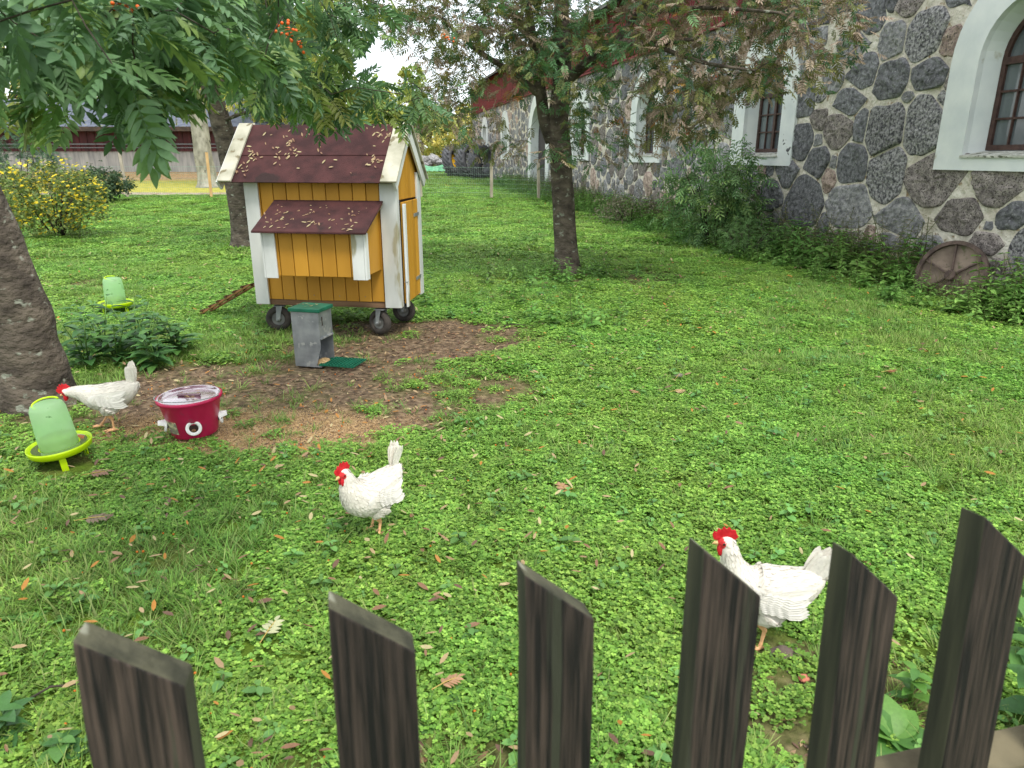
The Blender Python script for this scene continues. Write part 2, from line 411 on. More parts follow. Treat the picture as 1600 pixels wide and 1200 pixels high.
# ------------------------------------------------------------------ stone barn on the right
M_stone = [pm('granite_dark', lin(66, 66, 69), lin(136, 136, 139), scale=16, lo=.3, hi=.72, detail=12, rough=.85, bump=1, bscale=22, c3=lin(146, 146, 148), s3=36, t3=.60, rnd=.22, bdist=.03),
           pm('granite_grey', lin(98, 98, 101), lin(168, 167, 167), scale=14, lo=.3, hi=.72, detail=12, rough=.85, bump=1, bscale=24, c3=lin(176, 172, 166), s3=34, t3=.6, rnd=.2, bdist=.03),
           pm('granite_brown', lin(92, 85, 83), lin(166, 157, 150), scale=14, lo=.3, hi=.72, detail=12, rough=.88, bump=.9, bscale=24, c3=lin(60, 54, 52), s3=55, t3=.55, rnd=.2, bdist=.03),
           pm('granite_pink', lin(132, 112, 104), lin(198, 178, 164), scale=12, lo=.3, hi=.72, detail=12, rough=.88, bump=.8, bscale=24, c3=lin(96, 88, 84), s3=40, t3=.56, rnd=.2, bdist=.03),
           pm('granite_speckled', lin(72, 71, 75), lin(164, 162, 161), scale=26, lo=.38, hi=.62, detail=12, rough=.85, bump=1, bscale=34, c3=lin(186, 184, 180), s3=60, t3=.62, rnd=.15, bdist=.03)]
M_mortar = pm('lime_mortar', lin(192, 183, 166), lin(220, 214, 201), scale=5, rough=.95, bump=1, bscale=14, c3=lin(150, 130, 104), s3=9, t3=.62, bdist=.05)
M_white = pm('white_plaster', lin(205, 210, 210), lin(222, 225, 222), scale=2.5, rough=.85, bump=.35, bscale=9, c3=lin(176, 172, 156), s3=3.2, t3=.68)
M_red = pm('red_boards', lin(98, 26, 28), lin(124, 38, 40), scale=4, stretch=(1, 1, .3), rough=.6, bump=.1, rnd=.06)
M_frame = pm('brown_window_paint', lin(60, 42, 38), lin(80, 58, 52), scale=20, rough=.55, bump=.3)
M_glass = pm('window_glass', lin(60, 66, 70), lin(104, 112, 114), scale=1.6, lo=.4, hi=.62, stretch=(1, 1, .3), rough=.06, spec=.6, bump=0)
EAVE, S0, S1 = 4.05, -2.2, 39.8
WIN = [(-.52, 1.43), (4.8, 1.43), (10.4, 1.43), (16.15, 1.43), (28.9, 1.43), (34.9, 1.6)]
DOOR = 21.9
def archpts(c, hw, zb, zs, n=18, k=1.0):
    p = [(c-hw, zb), (c-hw, (zb+zs)/2)]
    p += [(c-hw*math.cos(math.pi*i/n), zs+hw*k*math.sin(math.pi*i/n)) for i in range(n+1)]
    return p+[(c+hw, (zb+zs)/2), (c+hw, zb)]
def build_barn():
    b = thing('stone_barn', 'long barn of dark boulders in pale mortar with white arched windows, red boards above', 'barn', (WO[0], WO[1], 0))
    def wl_(mb, pts): return [(p[0]-WO[0], p[1]-WO[1], p[2]) for p in pts]
    openings = [archpts(c, .63, 1.6, 2.65) for c, _ in WIN]+[archpts(DOOR, 1.25, -.2, 2.3)]
    bm = bmesh.new(); edges = []
    def loop(pts):
        vs_ = [bm.verts.new(tuple(Vector(W3(s, z))-Vector((WO[0], WO[1], 0)))) for s, z in pts]
        for i in range(len(vs_)): edges.append(bm.edges.new((vs_[i], vs_[(i+1) % len(vs_)])))
    outer = [(S0, -.3)]+[(S0+(S1-S0)*i/30, -.3) for i in range(1, 30)]+[(S1, -.3), (S1, EAVE)]+[(S1+(S0-S1)*i/30, EAVE) for i in range(1, 30)]+[(S0, EAVE)]
    loop(outer)
    for o in openings: loop(o)
    bmesh.ops.triangle_fill(bm, use_beauty=True, edges=edges, normal=(WN[0], WN[1], 0))
    me = bpy.data.meshes.new('wall'); bm.to_mesh(me); bm.free(); me.materials.append(M_mortar); link(bpy.data.objects.new('wall', me), b)
    # other walls (gable ends and back), set behind the face
    mb = MB()
    for s in (S0, S1):
        sg = 1 if s == S0 else -1
        mb.prism(wl_(mb, [W3(s, -.3, -.01), W3(s, EAVE+1.5, -.01), W3(s, 8.5, -6), W3(s, EAVE+1.5, -12), W3(s, -.3, -12)]), tuple(WD[0:2]*.4*sg)+(0,))
    mb.prism(wl_(mb, [W3(S0, -.3, -12), W3(S1, -.3, -12), W3(S1, EAVE+1.5, -12), W3(S0, EAVE+1.5, -12)]), tuple(WN*-.3)+(0,))
    mb.build('gable_wall', M_mortar, b)
    MB().prism(wl_(mb, [W3(S0+.4, EAVE-.02, -.5), W3(S1-.4, EAVE-.02, -.5), W3(S1-.4, EAVE-.02, -11.9), W3(S0+.4, EAVE-.02, -11.9)]), (0, 0, .1)).build('loft_floor', pm('dark_wood', lin(52, 42, 34), lin(72, 58, 46), scale=5), b)
    # red ribbed cladding panels, one mesh shared
    pw = 1.2; mb = MB(); prof = []
    for i in range(12):
        x = i*pw/12; prof += [(x, 0), (x+.018, .022), (x+.052, .022), (x+.07, 0)]
    prof.append((pw-.004, 0)); V = []
    for x, o in prof:
        p = WD*x+WN*(.05+o); V += [(p[0], p[1], 0), (p[0], p[1], 1.48)]
    mb.add(V, [(2*i, 2*i+2, 2*i+3, 2*i+1) for i in range(len(prof)-1)]); pme = mb.mesh('cladding_panel', M_red)
    for i in range(35):
        o = bpy.data.objects.new('cladding_panel', pme); p = WD*(S0+i*pw); o.location = (p[0], p[1], EAVE+.03+(i % 3)*.004); link(o, b)
    mb = MB(); mb.prism(wl_(mb, [W3(S0, EAVE-.02, .03), W3(S1, EAVE-.02, .03), W3(S1, EAVE+1.5, .03), W3(S0, EAVE+1.5, .03)]), tuple(WN*-.25)+(0,)); mb.build('upper_wall', pm('dark_wood', None), b)
    mb = MB(); mb.prism(wl_(mb, [W3(S0, EAVE-.045, .0), W3(S1, EAVE-.045, .0), W3(S1, EAVE-.045, .1), W3(S0, EAVE-.045, .1)]), (0, 0, .05)); mb.build('drip_board', M_red, b)
    mb = MB(); mb.prism(wl_(mb, [W3(S0-.4, EAVE+1.34, .5), W3(S1+.4, EAVE+1.34, .5), W3(S1+.4, 8.7, -6), W3(S0-.4, 8.7, -6)]), (0, 0, .1))
    mb.prism(wl_(mb, [W3(S0-.4, EAVE+1.34, -12.5), W3(S1+.4, EAVE+1.34, -12.5), W3(S1+.4, 8.7, -6.0), W3(S0-.4, 8.7, -6.0)]), (0, 0, .1)); mb.build('roof', pm('roof_sheet', lin(70, 66, 66), lin(90, 86, 84), scale=3, rough=.5), b)
    # stones: near ones set by eye where the photograph shows them
    Z7 = [(785,20,100,60,0),(905,60,120,120,0),(1055,20,130,70,2),(1230,0,150,40,0),(985,155,95,120,1),(1120,130,155,155,4),(1210,165,65,95,3),(840,190,120,110,1),(720,240,45,50,0),
      (870,280,118,120,0),(980,312,130,132,0),(1130,290,140,105,0),(755,310,75,95,1),(820,397,122,100,0),(700,465,60,72,2),(780,507,122,112,2),(860,495,52,115,0),(955,505,150,185,4),(1105,490,145,215,4),(1047,380,90,36,1),
      (640,395,95,120,0),(628,552,115,125,0),(695,550,34,40,1),(690,632,96,108,0),(828,640,116,150,0),(965,682,150,195,4),(1140,700,240,165,2),(1400,725,225,130,2),(757,635,24,45,1),(737,705,52,85,3),
      (575,675,95,95,0),(512,765,95,115,0),(640,785,150,185,0),(815,805,165,165,1),(1015,850,225,125,1),(1250,845,205,125,2),(1455,850,115,95,0),(1360,882,34,34,0),(522,862,95,62,1),(800,935,120,60,2),(1130,965,120,80,1),(1345,950,155,80,2),(985,945,110,60,1),
      (10,655,38,60,2),(65,655,38,60,0),(160,380,48,60,0),(128,455,36,80,0),(176,450,50,90,0),(230,440,40,90,4),(290,420,92,135,3),(362,405,64,105,0),(300,330,84,90,4),(150,225,64,52,1),(345,490,72,95,1),(240,350,60,60,0),(220,250,60,80,1),(300,240,70,80,0),(30,560,40,70,1)]
    site = []
    for x, y, ww, hh, k in Z7:
        u, v = 1000+.4*x, .4*y; s, z = wallc(u, v); s1, _ = wallc(u-ww*.2, v); s2, _ = wallc(u+ww*.2, v); _, z1 = wallc(u, v-hh*.2); _, z2 = wallc(u, v+hh*.2)
        site.append((s, z, abs(s1-s2)/2, abs(z1-z2)/2, k))
    rg = np.random.default_rng(5); near = len(site)
    def blocked(s, z, r):
        for c, zb in WIN:
            if abs(s-c) < 1.0 and zb+.02 < z < 2.65: return True
            if math.hypot(s-c, z-2.65) < 1.0 and z > 2.6: return True
        return abs(s-DOOR) < 1.5 and z < 2.4 or math.hypot(s-DOOR, z-2.3) < 1.5 and z > 2.3
    A = [(q[0], q[1], max(q[2], q[3])*.95) for q in site]
    for _ in range(16000):
        s, z = rg.uniform(S0+.1, S1-.1), rg.uniform(-.1, EAVE-.08); r = rg.choice([.12, .18, .23, .27, .3])*(.8 if _ > 7000 else 1)*(.7 if _ > 11000 else 1)
        if blocked(s, z, r): continue
        B = np.array(A); d = np.hypot(B[:, 0]-s, B[:, 1]-z)
        if np.any(d < (B[:, 2]+r)*.93): continue
        A.append((s, z, r)); a = rg.uniform(.85, 1.25); site.append((s, z, r*a*1.08, r/a*1.12, int(rg.choice([0, 0, 0, 1, 1, 2, 2, 3, 4]))))
    site = [q for q in site if not (blocked(q[0], q[1], 0) and q[0] > 3)]
    Sx = np.array([q[:4] for q in site])
    def stone(i, k):
        s, z, a, c, kind = site[i]; ang = np.arange(k)*2*math.pi/k; ca, sa = np.cos(ang), np.sin(ang)
        r = (np.abs(ca)**3.6+np.abs(sa)**3.6)**(-1/3.6); r = r*(1+(vnoise(ca*1.2+i*3.3, sa*1.2+i*1.7, 8)-.5)*.42+(vnoise(ca*4+i*3.3, sa*4+i*1.7, 9)-.5)*.16)
        P = np.stack([ca*r*a*1.24, sa*r*c*1.24], 1)
        for j in np.where(np.hypot(Sx[:, 0]-s, Sx[:, 1]-z) < 1.1)[0]:
            if j == i: continue
            dx = np.array((Sx[j, 0]-s, Sx[j, 1]-z)); dd = np.hypot(*dx); u = dx/dd
            ri = 1/math.hypot(u[0]/a, u[1]/c); rj = 1/math.hypot(u[0]/Sx[j, 2], u[1]/Sx[j, 3]); lim = dd*ri/(ri+rj)-.011
            t = P@u; P = P-np.outer(np.maximum(t-lim, 0), u)
        for _ in range(1): P = (np.roll(P, 1, 0)+P*2+np.roll(P, -1, 0))/4
        return P, kind
    rest = {k: MB() for k in range(5)}
    order = sorted(range(len(site)), key=lambda i: site[i][0]+(0 if site[i][2] > .1 else 4))
    keep = set(order[:298])
    for i in range(len(site)):
        s, z, a, c, kind = site[i]; big = i in keep; k = 48 if s < 6 else (26 if big else 12); P, kind = stone(i, k)
        rings = [(1.0, -.03), (.985, .008), (.93, .017), (.6, .020), (.3, .022)] if big else [(1.0, -.02), (.9, .02)]
        if s < 6: rings = [(1.0, -.03), (.985, .006), (.95, .016), (.86, .020), (.74, .022), (.60, .024), (.45, .026), (.30, .027), (.15, .028)]
        V = []; hh = min(1, min(a, c)/.12)
        for m_, (sc_, out) in enumerate(rings):
            for x, y in P*sc_:
                nzv = (float(fbm((s+x)*7, (z+y)*7, i % 17))-.5)*.065*hh*(m_ > 0)+(x*math.sin(i)+y*math.cos(i*1.3))*.07*(m_ > 0)
                o = out*hh+nzv*(.4 if m_ == 1 else 1)
                if s < 6 and m_ > 1: o += (abs(float(fbm((s+x)*13+i, (z+y)*9, i % 13))-.5)*-.11+.012)*min(1, hh)+(float(fbm((s+x)*40, (z+y)*34, 7, 2))-.5)*.012
                if m_: o = max(o, .004+.002*m_)
                p = WD*x+WN*o; V.append((p[0], p[1], y))
        n = len(rings); V.append((WN[0]*.022*hh, WN[1]*.022*hh, 0)); cidx = n*k
        Fq = [(m_*k+j, m_*k+(j+1) % k, (m_+1)*k+(j+1) % k, (m_+1)*k+j) for m_ in range(n-1) for j in range(k)]+[((n-1)*k+j, (n-1)*k+(j+1) % k, cidx) for j in range(k)]
        loc = np.array((WD[0]*s, WD[1]*s, z))
        if big: MB().add(V, Fq).build('stone', M_stone[kind], b, k > 12, loc=loc)
        else: rest[kind].add(np.array(V)+loc, Fq)
    for k, r in rest.items():
        if r.n: tag(r.build('far_stones', M_stone[k], b), kind='stuff')
    # windows
    for wi, (c, zb) in enumerate(WIN):
        def L3(pts, out): return [tuple(Vector(W3(s, z, out))-Vector((WO[0], WO[1], 0))) for s, z in pts]
        o_, i_ = archpts(c, 1.05, zb, 2.65, k=1.0), archpts(c, .63, 1.6, 2.65)
        n = len(o_); mb = MB(); V = L3(o_, -.02)+L3(o_, .055)+L3(i_, .055)
        mb.add(V, [(a*n+j, a*n+(j+1) % n, (a+1)*n+(j+1) % n, (a+1)*n+j) for a in (0, 1) for j in range(n)])
        win = mb.build('window', M_white, b)
        f_ = archpts(c, .56, 1.66, 2.65); mb = MB(); V = L3(i_, .055)+L3(i_, -.02)+L3(f_, -.24)
        mb.add(V, [(a*n+j, a*n+(j+1) % n, (a+1)*n+(j+1) % n, (a+1)*n+j) for a in (0, 1) for j in range(n)]); mb.build('reveal', M_white, win)
        g_ = archpts(c, .50, 1.72, 2.65); mb = MB(); V = L3(f_, -.235)+L3(f_, -.20)+L3(g_, -.20)+L3(g_, -.26)
        mb.add(V, [(a*n+j, a*n+(j+1) % n, (a+1)*n+(j+1) % n, (a+1)*n+j) for a in range(3) for j in range(n)])
        def bar(s0, s1, z0, z1, o0=-.255, o1=-.205):
            p = [L3([(s, z)], o)[0] for s in (s0, s1) for o in (o0, o1) for z in (z0, z1)]
            mb.add(p, [(0, 1, 3, 2), (4, 6, 7, 5), (0, 4, 5, 1), (2, 3, 7, 6), (0, 2, 6, 4), (1, 5, 7, 3)])
        bar(c-.035, c+.035, 1.70, 2.60, o1=-.195); bar(c-.52, c+.52, 2.60, 2.68, o1=-.19)
        for z in (2.01, 2.31): bar(c-.5, c+.5, z-.012, z+.012)
        for sg in (-1, 1): bar(c+sg*.27-.009, c+sg*.27+.009, 1.7, 2.62)
        if wi == 0: mb.tube([L3([(c+.3*math.cos(t), 2.66+.27*math.sin(t))], -.22)[0] for t in np.linspace(0, math.pi, 16)], .012, 6)
        mb.build('frame', M_frame, win)
        for sg in (-1, 1):
            for z0, z1 in ((1.70, 2.0), (2.02, 2.3), (2.32, 2.6)):
                MB().add(L3([(c+sg*.03, z0), (c+sg*.51, z0), (c+sg*.51, z1), (c+sg*.03, z1)], -.235), [(0, 1, 2, 3)]).build('pane', M_glass, win)
        MB().add(L3([(c-.51, 2.67)]+[(c-.51*math.cos(math.pi*i/14), 2.67+.48*math.sin(math.pi*i/14)) for i in range(15)], -.236), [tuple(range(16))]).build('pane', M_glass, win)
        mb = MB(); p = L3([(c-.64, 1.6), (c+.64, 1.6)], .075)+L3([(c-.57, 1.655), (c+.57, 1.655)], -.235)+L3([(c-.64, 1.575), (c+.64, 1.575)], .075)+L3([(c-.64, 1.575), (c+.64, 1.575)], .04)
        mb.add(p, [(0, 1, 3, 2), (0, 4, 5, 1), (4, 6, 7, 5), (0, 2, 6, 4), (1, 5, 7, 3)]); mb.build('sill', pm('weathered_sill', lin(160, 160, 148), lin(205, 205, 196), scale=8, stretch=(1, 1, 2), c3=lin(90, 92, 76), s3=14, t3=.56, rough=.9, bump=.5), win)
    # door in the far part
    def L3(pts, out): return [tuple(Vector(W3(s, z, out))-Vector((WO[0], WO[1], 0))) for s, z in pts]
    o_, i_ = archpts(DOOR, 1.75, -.1, 2.3), archpts(DOOR, 1.25, -.1, 2.3); n = len(o_); mb = MB()
    mb.add(L3(o_, -.02)+L3(o_, .055)+L3(i_, .055)+L3(i_, -.3), [(a*n+j, a*n+(j+1) % n, (a+1)*n+(j+1) % n, (a+1)*n+j) for a in range(3) for j in range(n)])
    d = mb.build('door', M_white, b)
    MB().add(L3(archpts(DOOR, 1.3, -.1, 2.3), -.28), [tuple(range(n))]).build('door_leaf', pm('door_paint', lin(46, 42, 46), lin(70, 64, 66), scale=6, stretch=(1, 1, .2)), d)
build_barn()

# ------------------------------------------------------------------ far left barn, wire fence, tyres, stone heap
def build_far():
    y0 = 46; x0, x1 = -42, -13.5; zb = float(hgt(-22, y0))-.1
    b = thing('plank_barn', 'long low barn of dark red boards under a blue grey roof, beyond the fence', 'barn', (x0, y0, zb))
    n = 0
    MB().box(0, x1-x0, .1, 8, 0, 1.35).build('base_wall', pm('grey_concrete', lin(118, 118, 116), lin(150, 148, 142), scale=2, stretch=(3, 3, .4), bump=.3), b)
    pme = MB().box(0, .232, 0, .05, 1.33, 2.7).mesh('plank', pm('dark_red_plank', lin(52, 20, 22), lin(76, 30, 32), scale=5, stretch=(1, 1, .2), rnd=.25))
    MB().box(.02, x1-x0-.02, .12, 7.9, 1.3, 2.72).build('inner_wall', pm('dark_wood', None), b)
    for i in range(int((x1-x0)/.245)):
        o = bpy.data.objects.new('plank', pme); o.location = (i*.245, .03+(i % 2)*.025, 0); link(o, b)
    rm = pm('slate_roof', lin(66, 72, 88), lin(96, 102, 118), scale=3, rough=.5, bump=.3, c3=lin(96, 98, 60), s3=3, t3=.62)
    MB().prism([(-.6, -.6, 2.6), (x1-x0+.6, -.6, 2.6), (x1-x0+.6, 4, 4.5), (-.6, 4, 4.5)], (0, 0, .12)).prism([(-.6, 8.7, 2.6), (x1-x0+.6, 8.7, 2.6), (x1-x0+.6, 4, 4.5), (-.6, 4, 4.5)], (0, 0, .12)).build('roof', rm, b)
    MB().box(-.6, x1-x0+.6, -.66, -.6, 2.48, 2.74).build('fascia', pm('dark_wood', None), b)
    mb = MB()
    for i in range(60): mb.box(-.6+i*.5, -.58+i*.5, -.62, -.56, 2.73, 2.78)
    mb.build('gutter_brackets', rm, b)
    # rail with hooks on the boards
    MB().box(2, x1-x0-1, -.03, .0, 1.72, 1.78).box(2, x1-x0-1, -.03, .0, 1.52, 1.56).build('rail', pm('grey_metal', lin(120, 122, 124), rough=.5), b)
    # wire fence
    f = thing('wire_fence', 'thin green wire mesh fence on wooden stakes across the back of the lawn', 'fence')
    px_ = [(-24., 26.6), (-19.3, 26.4), (-16.6, 26.4), (-13.75, 26.2), (-10.75, 26.2), (-6.3, 26.4), (-3.3, 26.6), (-.75, 26.6), (.95, 26.0), (1.95, 24.6)]
    st_m = [pm('new_stake', lin(186, 146, 96), lin(206, 170, 120), scale=9, stretch=(1, 1, .3)), pm('old_stake', lin(150, 140, 124), lin(178, 168, 150), scale=9, stretch=(1, 1, .3))]
    for i, (x, y) in enumerate(px_):
        z = float(hgt(x, y)); o = MB().box(-.045, .045, -.045, .045, -.1, 1.55 if i < 6 else 1.25).build('stake', st_m[0 if i == 4 else 1], f, loc=(x, y, z)); o.rotation_euler = (0, random.uniform(-.03, .05), .3)
    mb = MB()
    for (xa, ya), (xb, yb) in zip(px_[:-1], px_[1:]):
        L = math.hypot(xb-xa, yb-ya); n = int(L/.075)
        for i in range(n):
            t = i/n; x, y = xa+(xb-xa)*t, ya+(yb-ya)*t; z = float(hgt(x, y)); mb.tube([(x, y, z), (x, y, z+1.08)], .0024, 3, cap=False)
        for hz in (.04, .2, .36, .52, .68, .84, 1.07):
            mb.tube([(xa+(xb-xa)*t, ya+(yb-ya)*t, float(hgt(xa+(xb-xa)*t, ya+(yb-ya)*t))+hz) for t in np.linspace(0, 1, 6)], .004 if hz > 1 else .003, 3, cap=False)
    tag(mb.build('wire_mesh', pm('green_wire', lin(130, 156, 138), rough=.5), f), kind='stuff')
    # tractor tyres
    rub = pm('tyre_rubber', lin(72, 73, 77), lin(104, 105, 108), scale=6, rough=.85, bump=.3)
    def tyre(p, R, W_, yaw, lean, rimc, label):
        t = thing('tractor_tyre', label, 'tyre', p, (0, 0, 0), group='big tractor tyres beyond the wire fence')
        t.rotation_mode = 'XYZ'; t.rotation_euler = (math.pi/2+lean, 0, yaw); t.location = (p[0], p[1], p[2]+R*math.cos(lean))
        prof = [(R*.60, -W_*.42), (R*.78, -W_*.5), (R*.93, -W_*.46), (R*.97, -W_*.2), (R*.975, 0), (R*.97, W_*.2), (R*.93, W_*.46), (R*.78, W_*.5), (R*.60, W_*.42), (R*.58, 0), (R*.60, -W_*.42)]
        MB().lathe(prof, 48).build('tyre_body', rub, t, True)
        base = MB(); 
        base.add([(R*.9, 0.02, -W_*.05), (R*1.02, 0.02, -W_*.05), (R*1.02, .075, -W_*.05), (R*.9, .075, -W_*.05), (R*.9, .34, W_*.5), (R*.98, .34, W_*.5), (R*.98, .40, W_*.5), (R*.9, .40, W_*.5)], [(0, 1, 2, 3), (4, 7, 6, 5), (0, 4, 5, 1), (1, 5, 6, 2), (2, 6, 7, 3), (3, 7, 4, 0)])
        lm = base.mesh('tread_lug', rub)
        for k in range(44):
            o = bpy.data.objects.new('tread_lug', lm); a = (k//2)*2*math.pi/22+(k % 2)*.14; o.rotation_euler = (math.pi*(k % 2), 0, a) if k % 2 == 0 else (math.pi, 0, a); link(o, t)
        if rimc: MB().lathe([(R*.60, -W_*.40), (R*.62, -W_*.34), (R*.52, -W_*.2), (R*.5, 0), (R*.2, -.05), (R*.16, -.1), (.02, -.1)], 40).build('rim', pm(rimc[0], rimc[1], rough=.5, bump=0), t, True)
        return t
    def at(u, y): q = D(u, 250, y); return (q[0], y, float(hgt(q[0], y))-.05)
    tyre(at(708, 44), .92, .55, 1.15, -.22, ('yellow_rim', lin(216, 170, 30)), 'leaning tractor tyre with yellow rim, leftmost of the three by the barn')
    tyre(at(732, 42.5), .98, .6, 1.0, -.16, ('white_rim', lin(196, 200, 194)), 'tractor tyre with pale rim in the middle of the row of three')
    tyre(at(752, 41), .95, .6, 1.0, -.1, None, 'tractor tyre without rim standing nearest the stone barn wall')
    h = thing('boulder_heap', 'heap of grey boulders with green net far behind the tyres', 'boulder heap', at(690, 50))
    rg = random.Random(3); 
    for k in range(26):
        r = rg.uniform(.25, .5); x = rg.uniform(-2.6, 1.6); m = MB(); m.blob((0, 0, 0), (r, r*rg.uniform(.7, 1), r*rg.uniform(.6, .8)), 9, 6)
        v = m.v[0]; v += (np.stack([vnoise(v[:, 0]*4+k, v[:, 2]*4, 3), vnoise(v[:, 1]*4+k, v[:, 2]*4, 4), vnoise(v[:, 0]*4+k, v[:, 1]*4, 5)], 1)-.5)*r*.5
        m.build('boulder', M_stone[1 if k % 3 else 3], h, loc=(x, rg.uniform(-.8, .8), rg.uniform(.1, .9)*max(.2, 1-abs(x+.5)/3)+.1))
    n = MB(); X = np.linspace(-3, .5, 12)
    for a, c in zip(X[:-1], X[1:]): n.add([(a, -1.2, .15), (c, -1.2, .1), (c, -.9, .5+.1*math.sin(c*3)), (a, -.9, .5+.1*math.sin(a*3))], [(0, 1, 2, 3)])
    n.build('net', pm('green_net', lin(80, 150, 110), lin(120, 180, 140), scale=5), h)
build_far()

# ------------------------------------------------------------------ leaves palettes
GRN = [(.085, .18, .075), (.11, .22, .08), (.08, .165, .08), (.14, .25, .075)]
OLV = [(.20, .20, .06), (.15, .18, .055), (.25, .21, .07)]
RED = [(.36, .27, .20), (.32, .25, .17), (.38, .27, .20), (.26, .2, .13)]
ORG = [(.38, .17, .04), (.45, .25, .04)]
TN = np.array([rowan(6, 1, .25, random.Random(i)) for i in range(1)], dtype=object)
def Lm(pts): return [tuple(D(u, v, y))+(r,) for u, v, y, r in pts]
def berries(parent, tips, n, seed, label=None):
    rg = np.random.default_rng(seed); mb = MB()
    for i, tip, d, path in [tips[j] for j in rg.integers(len(tips), size=n)]:
        for k in range(16): mb.blob(np.array(tip)+np.array((0, 0, -.05))+rg.normal(0, .022, 3), (.0055,)*3, 5, 3)
    o = mb.build('berries', pm('rowan_berry', lin(215, 92, 20), rough=.35, bump=0), parent, True); o['kind'] = 'stuff'

hole = lambda u, v: ((u-592)/72)**2+((v-128)/72)**2 < 1      # where the sky shows between the crowns
# middle rowan
def tree_middle():
    p0 = G(886, 428); rg = np.random.default_rng(31)
    t = thing('rowan_tree', 'rowan tree with reddish brown autumn leaves and forked trunk in the middle of the lawn', 'tree', (p0[0], p0[1], 0)); off = np.array((p0[0], p0[1], 0))
    y = p0[1]
    main = Lm([(886, 432, y, .165), (882, 330, y, .148), (877, 255, y, .145), (871, 200, y, .14), (880, 100, y, .11), (878, 10, y, .09), (882, -90, y, .06)])
    limbs = [Lm([(862, 222, y, .09), (850, 190, y, .085), (846, 150, y, .08), (836, 90, y-.1, .065), (824, 0, y-.2, .05)]),
             Lm([(880, 132, y, .075), (905, 108, y-.1, .07), (940, 82, y-.3, .06), (965, 66, y-.5, .05), (1020, 70, y-.9, .035), (1090, 60, y-1.4, .02)]),
             Lm([(962, 68, y-.5, .045), (990, 30, y-.4, .04), (1040, -40, y-.4, .03)]),
             Lm([(847, 152, y, .05), (800, 112, y-.2, .04), (745, 80, y-.4, .03), (690, 28, y-.6, .02)]),
             Lm([(1020, 70, y-.9, .03), (1100, 100, y-1.4, .022), (1180, 110, y-1.8, .015)]),
             Lm([(1000, 20, y-.5, .035), (1100, 10, y-1.2, .025), (1220, 20, y-2, .014)])]
    sub = lambda l: [tuple(np.array(q[:3])-off)+(q[3],) for q in l]
    trunk_obj('trunk', sub(main), t, M_bark, seed=3)
    for l in limbs: trunk_obj('limb', sub(l), t, M_bark, k=10, flare=1, sub=6, seed=4)
    low = lambda u, v: not hole(u, v) and v < 175+60*math.sin(u*.021)+25*math.sin(u*.063) and not (905 < u < 1060 and 55 < v < 125 and (u*7+v*3) % 10 > 4)
    T = in_px([(570, 700, -70, 170, 8.6, 11, 60, lambda u, v: (v < 60+(u-570)*.9 or v > 150) and not hole(u, v)), (620, 880, -80, 225, 8.6, 11.6, 350, low), (700, 860, 150, 250, 9, 10.6, 26), (740, 1010, -80, 80, 8.6, 11.0, 310), (790, 960, 60, 150, 8.6, 9.9, 45),
               (880, 1050, 120, 255, 9, 11, 70), (1000, 1230, -80, 135, 8.2, 10.6, 330), (1020, 1245, 110, 215, 8.4, 10, 120, lambda u, v: v < 175+60*math.sin((u-1000)*.02)), (1220, 1350, -60, 130, 7.9, 9.6, 90, lambda u, v: v < 150-(u-1220)*.35), (780, 1300, -330, -80, 8.4, 11.5, 150)], rg)
    tubes, tips = grow(limbs+[main], T, step=.22, seed=6)
    tubes = [(np.array(p)-off, r) for p, r in tubes]; tubes_obj('twigs', tubes, M_barkd, t)
    def pal(p, i):
        x = p[0]-off[0]; q = rg.random()
        if x > .6: return (RED if q < .46 else OLV if q < .74 else ORG if q < .76 else GRN)[rg.integers(3) % 2]
        if x < -.6: return (OLV if q < .45 else RED if q < .72 else ORG if q < .75 else GRN)[rg.integers(2)]
        return (GRN if q < .55 else OLV if q < .88 else RED)[rg.integers(2)]
    for j in range(2):
        R, S, P, C = twig_leaves(tips[j::2], 5, .16, pal, seed=8+j, droop=.28, up=1.3, spread=.4)
        replicate('foliage', rowan(5, 1, .22, random.Random(j)), R, S, P-off, C, M_leaf, t, kind='stuff')
    berries(t, [(a, b-off, c, d) for a, b, c, d in tips], 12, 4)
tree_middle()

